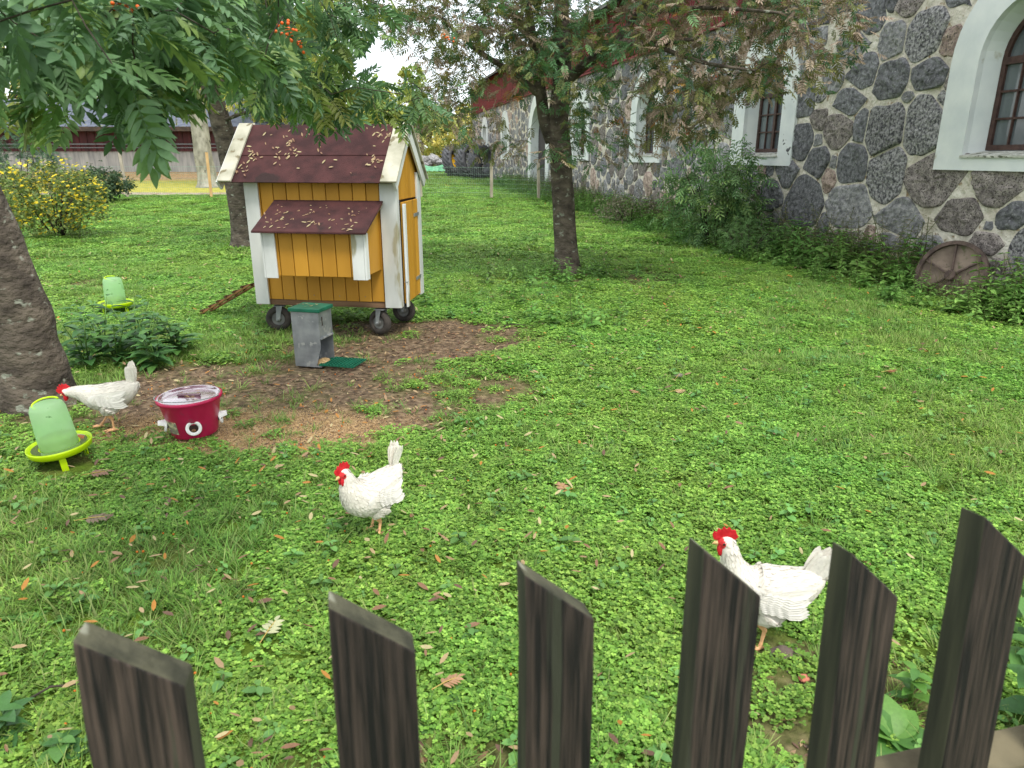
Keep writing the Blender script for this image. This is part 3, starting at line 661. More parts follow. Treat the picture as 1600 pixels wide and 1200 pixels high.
def tree_back():
    p0 = G(383, 386); rg = np.random.default_rng(41); y = p0[1]; off = np.array((p0[0], p0[1], 0))
    t = thing('rowan_tree', 'leaning rowan tree with yellow green leaves standing behind the yellow coop', 'tree', tuple(off))
    main = Lm([(384, 390, y, .21), (372, 300, y, .19), (352, 215, y, .175), (330, 140, y, .16), (312, 60, y, .12), (306, -60, y, .07)])
    limbs = [Lm([(332, 150, y, .07), (380, 90, y-.3, .06), (450, 40, y-.8, .04), (520, 0, y-1.2, .02)]), Lm([(318, 90, y, .06), (260, 50, y-.4, .05), (180, 0, y-.8, .03)]), Lm([(345, 190, y, .035), (395, 170, y-.5, .025), (440, 190, y-1, .012)])]
    sub = lambda l: [tuple(np.array(q[:3])-off)+(q[3],) for q in l]
    trunk_obj('trunk', sub(main), t, M_bark, seed=9)
    for l in limbs: trunk_obj('limb', sub(l), t, M_bark, k=10, flare=1, sub=6, seed=5)
    T = in_px([(130, 560, -90, 120, 11, 15, 260, lambda u, v: not hole(u, v)), (180, 300, 90, 175, 12, 14, 16), (360, 600, 90, 175, 11.5, 14, 54, lambda u, v: not hole(u, v)), (150, 500, -300, -90, 11, 15, 70)], rg)
    tubes, tips = grow(limbs+[main], T, step=.3, seed=16); tubes_obj('twigs', [(np.array(p)-off, r) for p, r in tubes], M_barkd, t)
    R, S, P, C = twig_leaves(tips, 9, .19, [(.34, .40, .07), (.26, .36, .065), (.42, .38, .07), (.20, .28, .06), (.16, .26, .07)], seed=18, droop=.3)
    replicate('foliage', rowan(5, 0, .3, random.Random(4)), R, S, P-off, C, M_leaf, t, kind='stuff')
tree_back()

def tree_left():
    p0 = G(60, 628); rg = np.random.default_rng(51); y = p0[1]; off = np.array((p0[0], p0[1], 0))
    t = thing('rowan_tree', 'thick rowan trunk at the left edge with green leafy branches hanging over the hens', 'tree', tuple(off))
    main = Lm([(60, 634, y, .215), (45, 560, y, .20), (26, 480, y, .19), (-14, 380, y, .18), (-66, 265, y, .17), (-120, 120, y, .16), (-170, -20, y, .13), (-200, -200, y, .09)])
    sub = lambda l: [tuple(np.array(q[:3])-off)+(q[3],) for q in l]
    trunk_obj('trunk', sub(main), t, M_bark, k=40, flare=1.3, seed=12, rough=.05)
    limbs = [[(-4.0, 4.5, 2.2, .06), (-3.0, 3.4, 2.7, .045), (-1.9, 2.3, 2.6, .025), (-1.25, 1.7, 2.15, .012)],
             [(-4.1, 4.6, 2.5, .07), (-3.0, 4.0, 3.0, .05), (-1.9, 3.9, 3.0, .03), (-1.1, 4.1, 2.7, .012)],
             [(-3.0, 3.4, 2.7, .03), (-2.1, 3.1, 2.45, .02), (-1.2, 3.2, 2.2, .01)]]
    for l in limbs: trunk_obj('limb', sub(l), t, M_barkd, k=9, flare=1, sub=6, seed=5)
    edge = lambda u, v: v < 215+.25*u and v > -60
    T1 = in_px([(-60, 225, -80, 265, 1.5, 2.3, 30, lambda u, v: v < 100+.42*u and v < 165), (-60, 300, -80, 60, 1.9, 2.8, 26)], rg)
    T2 = in_px([(40, 470, -80, 150, 2.0, 3.4, 66, lambda u, v: v < 115-.06*max(0, u-250)), (370, 600, -80, 150, 2.9, 4.6, 56, lambda u, v: v < 140-.35*max(0, u-480) and not hole(u, v)), (380, 640, 90, 170, 3.4, 4.8, 26, lambda u, v: abs(v-(122+.14*(u-380))) < 28), (500, 620, 150, 185, 3.9, 4.6, 6), (640, 690, 140, 175, 4, 4.6, 5), (80, 240, 90, 150, 2.0, 2.8, 10), (-20, 215, 100, 165, 2.0, 2.8, 9), (180, 330, 80, 130, 2.4, 3.4, 6)], rg)
    tubes, tips = grow(limbs+[main], np.vstack([T1, T2]), step=.12, seed=26, arch=.1)
    tubes_obj('twigs', [(np.array(p)-off, r) for p, r in tubes], M_barkd, t)
    n1 = len(T1); tp1 = [q for q in tips if q[0] < n1]; tp2 = [q for q in tips if q[0] >= n1]
    G2 = [(.095, .185, .07), (.13, .24, .075), (.08, .16, .07), (.18, .27, .07), (.11, .205, .09), (.085, .17, .065)]
    R, S, P, C = twig_leaves(tp1, 3, .165, G2, seed=28, droop=.4, up=1.3, spread=.1)
    meshes = []
    for q in range(8):
        V, Fq, K = rowan(6+(q % 2), 2, .4, random.Random(20+q)); me = bpy.data.meshes.new('leaf'); base = np.array(G2[q % len(G2)] if q != 7 else (.26, .13, .08))
        fill(me, V, np.array([a for f in Fq for a in f]), np.array([len(f) for f in Fq]), base[None]*K[:, None], True); me.materials.append(M_leaf); meshes.append(me)
    def leafobjs(R, S, P):
        for i in range(len(P)):
            o = bpy.data.objects.new('leaf', meshes[rg.integers(7)]); m = Matrix(R[i].tolist()).to_4x4(); m.translation = Vector(P[i]-off)
            o.matrix_local = m @ Matrix.Scale(S[i], 4); link(o, t)
    leafobjs(R, S, P)
    R2, S2, P2, C2 = twig_leaves(tp2, 5, .155, G2+[(.26, .30, .07), (.2, .26, .06)], seed=29, droop=.35, up=1.0, spread=.12)
    k = max(0, 290-len(P)); o_ = np.argsort(np.linalg.norm(P2-np.array((0, 0, 1.6)), axis=1)); a, b = o_[:k], o_[k:]
    leafobjs(R2[a], S2[a], P2[a]); replicate('foliage', rowan(6, 1, .35, random.Random(3)), R2[b], S2[b], P2[b]-off, C2[b], M_leaf, t, kind='stuff')
    mb = MB()
    for (u, v, yy, n) in ((450, 50, 2.3, 22), (468, 70, 2.3, 7), (195, 6, 1.8, 12), (700, 58, 4.0, 6)):
        c = np.array(D(u, v, yy))-off
        for k in range(n): mb.blob(c+rg.normal(0, .014 if yy < 3 else .018, 3), (.0050,)*3, 8, 5)
    o = mb.build('berries', pm('rowan_berry', None), t, True); o['kind'] = 'stuff'
tree_left()

# ------------------------------------------------------------------ trees far behind
def far_tree(x, y, h, r, pal, label, seed, leaf=.22, n=150, per=16, trunk=.16, conifer=False, group='trees far behind the lawn', bark=None, low=.25):
    rg = np.random.default_rng(seed); z0 = float(hgt(x, y))-.1; t = thing('background_tree', label, 'tree', (x, y, z0), group=group)
    main = [(0, 0, 0, trunk), (rg.normal(0, .2), 0, h*.3, trunk*.85), (rg.normal(0, .3), 0, h*.62, trunk*.55), (rg.normal(0, .3), 0, h*.95, trunk*.12)]
    trunk_obj('trunk', main, t, bark or M_bark, k=10, seed=seed, sub=6)
    T = []
    while len(T) < n:
        q = rg.uniform(-1, 1, 3); 
        if q@q > 1: continue
        zz = h*(low+(1-low)*(q[2]+1)/2); rr = r*(1-.25*abs(q[2]))
        if vnoise(q[0]*3+seed, q[2]*4+seed, 3) < .36: continue
        T.append((q[0]*rr, q[1]*rr, zz))
    tubes, tips = grow([main], T, step=.7, seed=seed, arch=.05)
    tubes_obj('branches', [q for q in tubes], M_barkd, t, 4)
    D_, U, S, P, C = [], [], [], [], []
    for i, tip, d, path in tips:
        c0 = np.array(pal[rg.integers(len(pal))])*rg.uniform(.75, 1.25)
        for k in range(per):
            v = rg.normal(0, 1, 3); D_.append(v); U.append(rg.normal(0, 1, 3)); P.append(tip+rg.normal(0, 1, 3)*np.array((.42, .42, .3))*r*.28); S.append(leaf*rg.uniform(.6, 1.3)); C.append(c0*rg.uniform(.75, 1.25))
    replicate('crown', fan_leaf(3, wd=.32), frames(np.array(D_), np.array(U)), np.array(S), np.array(P), np.array(C), M_leaf, t, kind='stuff')
YG = [(.32, .40, .07), (.25, .35, .06), (.40, .42, .08), (.19, .29, .07)]
DG = [(.05, .09, .035), (.07, .12, .04), (.06, .1, .04)]
YW = [(.60, .52, .14), (.52, .50, .15), (.44, .48, .13)]
far_tree(-30, 56, 16, 5, YG, 'broad yellow green tree behind the plank barn, leftmost', 1)
far_tree(-23.5, 60, 17, 5, DG+YG[:1], 'tall darker green tree behind the plank barn', 2)
far_tree(-17.5, 55, 15, 4.5, YG, 'bright yellow green tree behind the right half of the plank barn roof', 3)
far_tree(-14.6, 46, 10, 3.4, YG+DG[:1], 'yellow green tree right of the plank barn, seen above the coop roof', 4)
far_tree(-9.6, 52, 5.6, 2.6, YG, 'loose pale green tree beyond the coop ridge', 5, n=110)
far_tree(-7.8, 60, 8.0, 1.5, YG[1:], 'slim birch with thin pale green top against the sky', 6, n=80, trunk=.1)
for i, (x, y, h, r) in enumerate([(-6.2, 66, 5.0, 2.5), (-3.9, 70, 5.6, 2.4), (-8.6, 74, 6, 3), (-11.5, 70, 7, 3.2)]):
    far_tree(x, y, h, r, YW, ['low golden birch just right of the coop roof in the distance', 'golden birch in the distance beside the barn corner', 'golden birch farther behind the coop gable', 'golden tree behind the coop roof, hidden low'][i], 20+i, n=110, trunk=.09, leaf=.24, low=.08)
# treeline closing the horizon
for i in range(15):
    x = -66+i*3.6+random.uniform(-1, 1)
    far_tree(x, 84+random.uniform(-4, 10), (15 if x < -22 else 8.2)+random.uniform(-1, 3), 3.6, YG+DG if i % 2 else YW+YG, '%s in the far treeline, number %s from the left' % (['golden birch', 'yellow green tree'][i % 2], 'one two three four five six seven eight nine ten eleven twelve thirteen fourteen fifteen'.split()[i]), 40+i, n=70, per=14, leaf=.4, group='trees of the far treeline', low=.1)
far_tree(4.5, 62, 5.5, 3, DG, 'dark green tree beyond the corner of the stone barn', 60, n=70)

def aspen():
    x, y = -13.2, 32.0; z0 = float(hgt(x, y))
    t = thing('aspen_tree', 'old tree with thick pale grey trunk behind the wire fence, left of the coop', 'tree', (x, y, z0-.05))
    trunk_obj('trunk', [(0, 0, 0, .42), (-.05, 0, 1.5, .36), (-.1, 0, 3.5, .33), (-.2, 0, 6, .26), (0, 0, 10, .12)], t, M_aspen, seed=4)
    rg = np.random.default_rng(5); T = np.array([(rg.normal(0, 2.4), rg.normal(0, 1.8), rg.uniform(3.6, 10)) for _ in range(150)])
    tubes, tips = grow([[(-.1, 0, 3.5, .3), (-.2, 0, 6, .25), (0, 0, 10, .1)]], T, step=.5, seed=7); tubes_obj('branches', tubes, M_barkd, t, 4)
    R, S, P, C = twig_leaves(tips, 16, .17, YG, seed=3, spread=1.8)
    replicate('crown', fan_leaf(3), R, S, P, C, M_leaf, t, kind='stuff')
aspen()

# ------------------------------------------------------------------ shrubs
def shrub(name, label, cat, p, rx, rz, n, per, size, tmpl, pal, seed, stems=7, droop=.1, flower=None, lean=0, spread=.5):
    rg = np.random.default_rng(seed); t = thing(name, label, cat, (p[0], p[1], float(hgt(p[0], p[1]))))
    st = []
    for i in range(stems):
        a = i*2*math.pi/stems+rg.normal(0, .3); st.append([(.06*math.cos(a), .06*math.sin(a), -.03, .018), (rx*.3*math.cos(a), rx*.3*math.sin(a), rz*.4, .013), (rx*.5*math.cos(a)+lean, rx*.5*math.sin(a), rz*.7, .007)])
    mb = MB()
    for l in st: mb.tube([q[:3] for q in l], [q[3] for q in l], 6)
    o = mb.build('stems', M_barkd, t, True)
    T = []
    while len(T) < n:
        q = rg.uniform(-1, 1, 3)
        if q@q > 1 or q[2] < -.85 or q@q < .12: continue
        if vnoise(q[0]*2.5+seed, q[2]*2.5+q[1]*2, 7) < .3: continue
        T.append((q[0]*rx+lean*(q[2]+1)*.5, q[1]*rx*.8, rz*(.5+.5*q[2])+.03))
    tubes, tips = grow(st, T, step=.15, seed=seed, arch=.15); tubes_obj('twigs', tubes, M_barkd, t, 4)
    R, S, P, C = twig_leaves(tips, per, size, pal, seed=seed, droop=droop, spread=spread)
    P[:, 2] = np.maximum(P[:, 2], .02)
    replicate('foliage', tmpl, R, S, P, C, M_leaf, t, kind='stuff')
    if flower:
        sel = [tips[j] for j in rg.choice(len(tips), min(len(tips), flower[0]))]; A = np.array([q[1] for q in sel for _ in range(3)])+rg.normal(0, .06, (3*len(sel), 3))+np.array((0, -.03, .03))
        N = len(A); Rr = frames(rg.normal(0, 1, (N, 3))*np.array((1, 1, .3)), np.tile((0, -.5, 1.), (N, 1))); V = [(0, 0, 0)]; Fq = []
        for i in range(5):
            a = i*2*math.pi/5; V += [(math.cos(a-.5)*.8, math.sin(a-.5)*.8, .1), (math.cos(a), math.sin(a), .15), (math.cos(a+.5)*.8, math.sin(a+.5)*.8, .1)]; Fq.append((0, 1+3*i, 2+3*i, 3+3*i))
        replicate('flowers', (np.array(V), Fq, np.ones(len(V))), Rr, rg.uniform(.6, 1.2, N)*flower[1], A, np.tile(np.array((.85, .66, .02)), (N, 1))*rg.uniform(.8, 1.1, (N, 1)), M_leaf, t, kind='stuff')
    return t
CQ = [(.16, .24, .06), (.2, .28, .08), (.12, .18, .06), (.24, .30, .08)]
shrub('cinquefoil_shrub', 'bushy shrub covered in small yellow flowers at the left behind the tree trunk', 'shrub', G(92, 372), 1.15, 1.45, 420, 12, .05, fan_leaf(3), CQ, 3, stems=12, flower=(330, .036))
shrub('juniper_shrub', 'low dark green shrub by the wire fence right of the yellow flowers', 'shrub', G(150, 322), 1.3, 1.1, 260, 16, .07, fan_leaf(3), [(.05, .1, .045), (.07, .12, .05)], 5)
shrub('blue_green_sapling', 'small blue green sapling rising behind the yellow flowering shrub', 'shrub', G(40, 330), 1.2, 2.6, 160, 8, .16, rowan(5, 0), [(.08, .16, .09), (.1, .18, .1)], 6)
shrub('pale_sapling', 'thin pale green sapling at the far left beside the fence', 'shrub', G(-10, 345), 1.1, 1.5, 160, 10, .07, fan_leaf(3), CQ, 8, flower=(40, .028))
ELD = [(.14, .28, .10), (.19, .34, .12), (.11, .22, .07), (.22, .34, .10)]
shrub('elder_bush', 'leafy green elder bush growing against the stone wall beside the second window', 'bush', G(1112, 386), 1.0, 1.95, 150, 7, .25, rowan(3, 1, .3), ELD, 11, stems=8, droop=.35, lean=-.1)
shrub('wall_shrub', 'smaller dark green shrub at the foot of the wall below the elder bush', 'bush', G(1165, 402), .7, .6, 110, 7, .1, rowan(3, 0, .3), [(.17, .30, .10), (.13, .25, .08)], 12)
shrub('grey_twig_shrub', 'greyish twiggy shrub low at the wall left of the elder bush', 'bush', G(985, 350), 1.0, .7, 170, 7, .06, simple_leaf(), [(.18, .2, .10), (.22, .2, .13)], 13)

# ------------------------------------------------------------------ chicken coop
M_yel = pm('yellow_paint', lin(166, 118, 30), lin(186, 136, 44), scale=3, stretch=(1, 1, .25), rough=.6, bump=.35, bscale=18, rnd=.09, c3=lin(132, 98, 48), s3=9, t3=.64, bdist=.004)
M_wpaint = pm('white_paint', lin(178, 181, 176), lin(210, 212, 208), scale=4, stretch=(1, 1, .3), rough=.6, bump=.3, bscale=16, c3=lin(150, 146, 122), s3=6, t3=.64, bdist=.004)
M_wroof = pm('weathered_white_paint', lin(142, 140, 120), lin(182, 178, 160), scale=5, rough=.75, bump=.5, bscale=16, c3=lin(112, 104, 80), s3=9, t3=.57, bdist=.005)
M_felt = pm('roof_felt', lin(50, 26, 26), lin(72, 40, 39), scale=7, rough=.9, bump=.8, bscale=120, c3=lin(44, 28, 26), s3=4, t3=.6, bdist=.005)
M_wood = pm('raw_wood', lin(92, 70, 52), lin(128, 100, 74), scale=6, stretch=(.3, 1, 3), rough=.85, bump=.4)
M_galv = pm('galvanised_steel', lin(128, 132, 136), lin(158, 162, 164), scale=9, rough=.45, bump=.1, metal=.55, c3=lin(178, 180, 178), s3=14, t3=.6)
M_rubber = pm('wheel_rubber', lin(44, 42, 40), lin(74, 68, 62), scale=9, rough=.9, bump=.2)
def rotz(v, a): c, s = math.cos(a), math.sin(a); return (v[0]*c-v[1]*s, v[0]*s+v[1]*c)
def build_coop():
    yaw = math.radians(-8.5); O = (-2.385, 6.62, 0); Wd, Dp = 1.36, .72; z0 = .315
    t = thing('chicken_coop', 'yellow wooden chicken coop on wheels with maroon felt roof and white corner boards', 'chicken coop', O, (0, 0, yaw))
    ze = 1.40; zr = 1.86; my = Dp/2; pitch = .98
    ztop = lambda y: zr-pitch*abs(y-my)-.03
    MB().box(.02, Wd-.02, .02, Dp-.02, z0+.01, ztop(.02)-.01).prism([(.02, .02, ztop(.02)-.01), (.02, my, ztop(my)-.03), (.02, Dp-.02, ztop(.02)-.01)], (Wd-.04, 0, 0)).build('inner_box', pm('dark_wood', None), t)
    n = 11; pw = Wd/n
    front = MB().box(.003, pw-.003, -.012, .018, z0, ztop(0)).mesh('plank', M_yel)
    frontf = MB().box(.003, pw-.003, -.012, .018, z0, ztop(0)).mesh('plank', M_yel)
    for i in range(n):
        for yy in (0, Dp):
            o = bpy.data.objects.new('plank', front); o.location = (i*pw, yy+(i % 2)*.0015, random.uniform(-.004, .004)); link(o, t)
            b = o.modifiers.new('bevel', 'BEVEL'); b.width = .006; b.segments = 2
    m = 7; pd = Dp/m
    for i in range(m):
        a, b_ = i*pd+.002, (i+1)*pd-.002
        for x in (-.012, Wd-.018):
            zlow = z0 if x < 0 else 1.22
            P = [(x, a, zlow), (x, b_, zlow), (x, b_, ztop(b_)), (x, a, ztop(a))]
            if a < my < b_: P.insert(3, (x, my, ztop(my)))
            MB().prism(P, (.03, 0, 0)).build('plank', M_yel, t, bevel=.004)
    # door on the right side, slightly ajar
    d = bpy.data.objects.new('door', None); d.location = (Wd+.014, Dp-.07, 0); d.rotation_euler = (0, 0, math.radians(2.2)); link(d, t)
    for i in range(5):
        a = -.58+i*.11; MB().box(.0, .022, a, a+.107, z0-.02, 1.205).build('plank', M_yel, d, bevel=.004)
    MB().box(.0225, .040, -.60, -.53, z0-.05, 1.19).build('door_board', M_wpaint, d, bevel=.003)
    MB().box(-.025, -.0005, -.57, -.04, z0, 1.19).build('door_back', pm('dark_wood', None), d)
    MB().tube([(.045, -.59, .5), (.045, -.63, .5), (.04, -.69, .515)], .004, 6).build('hook', M_galv, d)
    for z in (.45, 1.05): MB().box(.023, .029, -.2, -.01, z, z+.03).build('hinge', M_galv, d)
    # corner boards
    for x in (0, Wd):
        sx = 1 if x == 0 else -1
        MB().box(min(x, x+sx*.115)-.016*(sx > 0), max(x, x+sx*.115)+.016*(sx < 0), -.034, -.0135, z0-.045, ztop(0)-.03).build('corner_board', M_wpaint, t, bevel=.003)
        MB().box(x-.016 if x == 0 else x+.0125, x-.0125 if x == 0 else x+.034, -.012 if x == 0 else -.033, .05, z0-.045, ztop(0)-.03).build('corner_board', M_wpaint, t, bevel=.003)
        MB().box(min(x, x+sx*.09), max(x, x+sx*.09), Dp+.019, Dp+.04, z0-.045, ztop(0)-.03).build('corner_board', M_wpaint, t, bevel=.003)
        MB().box(*((x-.035, x-.013) if x == 0 else (x+.0125, x+.034)), Dp-.07, Dp+.04, z0-.045, ztop(0)-.03).build('corner_board', M_wpaint, t, bevel=.003)
    # roof: felt sheets (two strips each side), bargeboards
    xl, xr = -.17, Wd+.04
    def slope(sg, y0_, y1_, th, lift, x0, x1, name, mt, bev=0):
        # y measured from ridge outwards
        def pt(x, d_, up): yy = my-sg*d_; zz = zr-pitch*d_; nrm = Vector((0, -sg*pitch, 1)).normalized(); q = Vector((x, yy, zz))+nrm*up; return tuple(q)
        P = [pt(x0, y0_, lift), pt(x1, y0_, lift), pt(x1, y1_, lift), pt(x0, y1_, lift)]; Q = [pt(x0, y0_, lift+th), pt(x1, y0_, lift+th), pt(x1, y1_, lift+th), pt(x0, y1_, lift+th)]
        return MB().add(P+Q, [(0, 3, 2, 1), (4, 5, 6, 7), (0, 1, 5, 4), (1, 2, 6, 5), (2, 3, 7, 6), (3, 0, 4, 7)]).build(name, mt, t, bevel=bev)
    E_ = my+.125
    for sg in (1, -1):
        slope(sg, .0, E_-.01, .018, -.02, xl, xr, 'roof_deck', M_wood)
        slope(sg, -.001, .27, .007, .006, xl+.002, xr-.002, 'felt_sheet', M_felt)
        slope(sg, .262, E_+.012, .007, .0, xl+.003, xr-.003, 'felt_sheet', M_felt)
        slope(sg, -.0, E_+.02, .020, .0165, xl-.02, xl+.11, 'bargeboard', M_wroof, .003)
        slope(sg, -.0, E_+.02, .020, .0165, xr-.10, xr+.045, 'bargeboard', M_wroof, .003)
        slope(sg, -.0, E_+.015, .095, -.085, xr+.002, xr+.024, 'bargeboard', M_wpaint, .003)
        slope(sg, -.0, E_+.015, .095, -.085, xl-.045, xl-.022, 'bargeboard', M_wpaint, .003)
    for i in range(n):
        for z in (z0+.05, .56 if i in (0, n-1) else z0+.05, ztop(0)-.07):
            if i % 2 == 0: MB().blob((i*pw+pw/2, -.0145, z), (.0045, .002, .0045), 8, 4).build('nail_head', M_galv, t)
    # nest box
    nx0, nx1, ny, nz0, nzf, nzb = .33, 1.22, -.42, .62, 1.0, 1.16
    nb = bpy.data.objects.new('nest_box', None); link(nb, t)
    MB().prism([(nx0, -.015, nz0), (nx0, -.015, nzb-.03), (nx0, ny+.012, nzf-.03), (nx0, ny+.012, nz0)][::-1], (nx1-nx0, 0, 0)).build('nest_body', M_yel, nb)
    k = 7; w_ = (nx1-nx0)/k
    pme = MB().box(.003, w_-.003, ny-.008, ny+.012, nz0-.012, nzf-.025).mesh('plank', M_yel)
    for i in range(k):
        o = bpy.data.objects.new('plank', pme); o.location = (nx0+i*w_, (i % 2)*.0015, 0); link(o, nb); b = o.modifiers.new('bevel', 'BEVEL'); b.width = .005; b.segments = 2
    for x, sx in ((nx0, 1), (nx1, -1)):
        MB().box(min(x, x+sx*.105), max(x, x+sx*.105), ny-.027, ny-.0095, nz0-.03, nzf-.02).build('corner_board', M_wpaint, nb, bevel=.003)
    MB().box(nx1+.0015, nx1+.019, ny-.026, ny+.05, nz0-.03, nzf-.02).build('corner_board', M_wpaint, nb, bevel=.003)
    MB().box(nx0-.019, nx0-.0015, ny-.026, ny+.05, nz0-.03, nzf-.02).build('corner_board', M_wpaint, nb, bevel=.003)
    sl = (nzb+.03-nzf+.02)/(-.015-(ny-.09))
    P = [(nx0-.06, -.036, nzb+.03), (nx1+.05, -.036, nzb+.03), (nx1+.05, ny-.09, nzf-.02), (nx0-.06, ny-.09, nzf-.02)]
    MB().prism(P, (0, 0, .016)).build('nest_lid', M_wood, nb)
    MB().prism([(p[0]-.004 if i in (0, 3) else p[0]+.004, p[1]-(.006 if i > 1 else 0), p[2]+.0165-(.018 if i > 1 else 0)) for i, p in enumerate(P)], (0, 0, .018)).build('felt_sheet', M_felt, nb, bevel=.004)
    MB().box(nx0-.04, nx1+.04, -.05, -.014, nzb+.03, nzb+.06).build('felt_upstand', M_felt, nb, bevel=.008)
    # chassis and wheels
    MB().box(-.01, Wd+.01, .0, .06, z0-.055, z0-.003).build('chassis_rail', M_wood, t, bevel=.004)
    MB().box(-.01, Wd+.01, Dp-.06, Dp, z0-.055, z0-.003).build('chassis_rail', M_wood, t, bevel=.004)
    for x in (.1, Wd/2, Wd-.16): MB().box(x, x+.06, .062, Dp-.062, z0-.05, z0-.006).build('cross_beam', M_wood, t)
    MB().box(0, Wd, 0.0, Dp, z0-.002, z0+.008).build('floor_board', M_wood, t)
    for (x, y, a) in ((.15, .05, .25), (Wd-.20, .04, -.35), (.15, Dp-.12, .2), (Wd-.14, Dp-.12, -.1)):
        wh = bpy.data.objects.new('wheel', None); wh.location = (x, y, .118); wh.rotation_euler = (0, 0, math.radians(90)+a); link(wh, t)
        wh.rotation_euler = (0, 0, a)
        X = Matrix.Rotation(math.pi/2, 4, 'X')
        R = .118; prof = [(.062, -.03), (.085, -.036), (.106, -.03), (R, -.012), (R, .012), (.106, .03), (.085, .036), (.062, .03), (.062, -.03)]
        MB().lathe(prof, 36, xf=X).build('tyre', M_rubber, wh, True)
        MB().lathe([(.064, -.022), (.05, -.026), (.03, -.012), (.022, -.028), (.001, -.028)], 30, xf=X).lathe([(.064, .022), (.05, .026), (.03, .012), (.022, .028), (.001, .028)], 30, xf=X).build('rim', pm('rim_metal', lin(96, 98, 98), lin(126, 126, 122), scale=12, rough=.5, metal=.3), wh, True)
        for sg in (-1, 1):
            f = MB(); P = [(-.016, sg*.046, -.012), (.016, sg*.046, -.012), (.05, sg*.046, .125), (-.005, sg*.046, .125)]; f.prism(P, (0, sg*.005, 0)); f.tube([(0, sg*.05, 0), (0, sg*.064, 0)], .011, 8); f.build('fork', M_galv, wh)
        MB().box(-.03, .075, -.055, .055, .1255, .1295).build('top_plate', M_galv, wh)
    return t, yaw, O, slope
coop, COOP_YAW, COOP_O, _ = build_coop()
def coop_w(x, y, z):
    a, b = rotz((x, y), COOP_YAW); return (COOP_O[0]+a, COOP_O[1]+b, z)

# ramp leaning on the left of the coop
def ramp():
    a = Vector(G(318, 492)); b = D(398, 445, 7.1); t = thing('ramp', 'narrow brown cleated hen ramp leaning on the left side of the coop', 'ramp', a)
    d = b-a; L = d.length; t.rotation_euler = d.to_track_quat('X', 'Z').to_euler()
    for s in (-1, 1): MB().box(0, L, s*.07-.013, s*.07+.013, 0, .02).build('rail', pm('ramp_wood', lin(104, 72, 42), lin(140, 102, 62), scale=6, stretch=(.3, 1, 1), rough=.7), t, bevel=.003)
    for i in range(6): MB().box(L*(i+.6)/6.4, L*(i+.6)/6.4+.03, -.1, .1, .0215, .038).build('cleat', pm('ramp_wood_dark', lin(76, 50, 32), rough=.8), t, bevel=.003)
ramp()

# treadle feeder
def feeder():
    p = G(484, 572); yaw = math.radians(-14)
    t = thing('treadle_feeder', 'galvanised steel treadle feeder with green lid standing in front of the coop', 'feeder', (p[0]-.115, p[1]+.01, 0), (0, 0, yaw))
    Wf, Df, Hf = .235, .21, .46; e = .003; mb = MB()
    mb.box(0, e, 0, Df, 0, Hf); mb.box(e, Wf-.055, 0, e, 0, Hf); mb.box(e, Wf-.055, Df-e, Df, 0, Hf); mb.prism([(Wf-.055, 0, 0), (Wf-.055, 0, Hf), (Wf, 0, Hf), (Wf, 0, .16), (Wf-.05, 0, .0)], (0, e, 0))
    mb.prism([(Wf-.055, Df-e, 0), (Wf-.055, Df-e, Hf), (Wf, Df-e, Hf), (Wf, Df-e, .0)], (0, e, 0)); mb.box(Wf-e, Wf, e, Df-e, .235, Hf); mb.box(e, Wf-.01, e, Df-e, 0, .012); mb.box(Wf-.13, Wf-.127, e, Df-e, .012, .235)
    mb.build('body', M_galv, t)
    MB().box(Wf, Wf+.012, .004, Df-.004, .225, .24).build('edge_fold', M_galv, t, bevel=.003)
    MB().box(Wf+.0005, Wf+.003, .045, .058, .33, .40).build('latch_slot', pm('dark_wood', None), t)
    MB().box(-.016, Wf+.016, -.014, Df+.014, Hf-.018, Hf+.012).build('lid', pm('green_plastic', lin(14, 84, 62), lin(24, 104, 78), scale=8, rough=.5), t, bevel=.006)
    g = MB(); z = .016
    for i in range(8): y = .0+i*(Df+.02)/7; g.box(Wf-.02, Wf+.27, y-.004, y+.004, z, z+.012)
    for i in range(11): x = Wf-.02+i*.0285; g.box(x-.004, x+.004, -.004, Df+.024, z+.001, z+.013)
    g.build('treadle', pm('green_plastic', None), t)
    MB().blob((Wf-.04, Df*.45, .02), (.05, .08, .03), 12, 6).build('feed', pm('feed_grain', lin(170, 138, 92), lin(205, 176, 128), scale=70, bump=.8), t, True)
feeder()

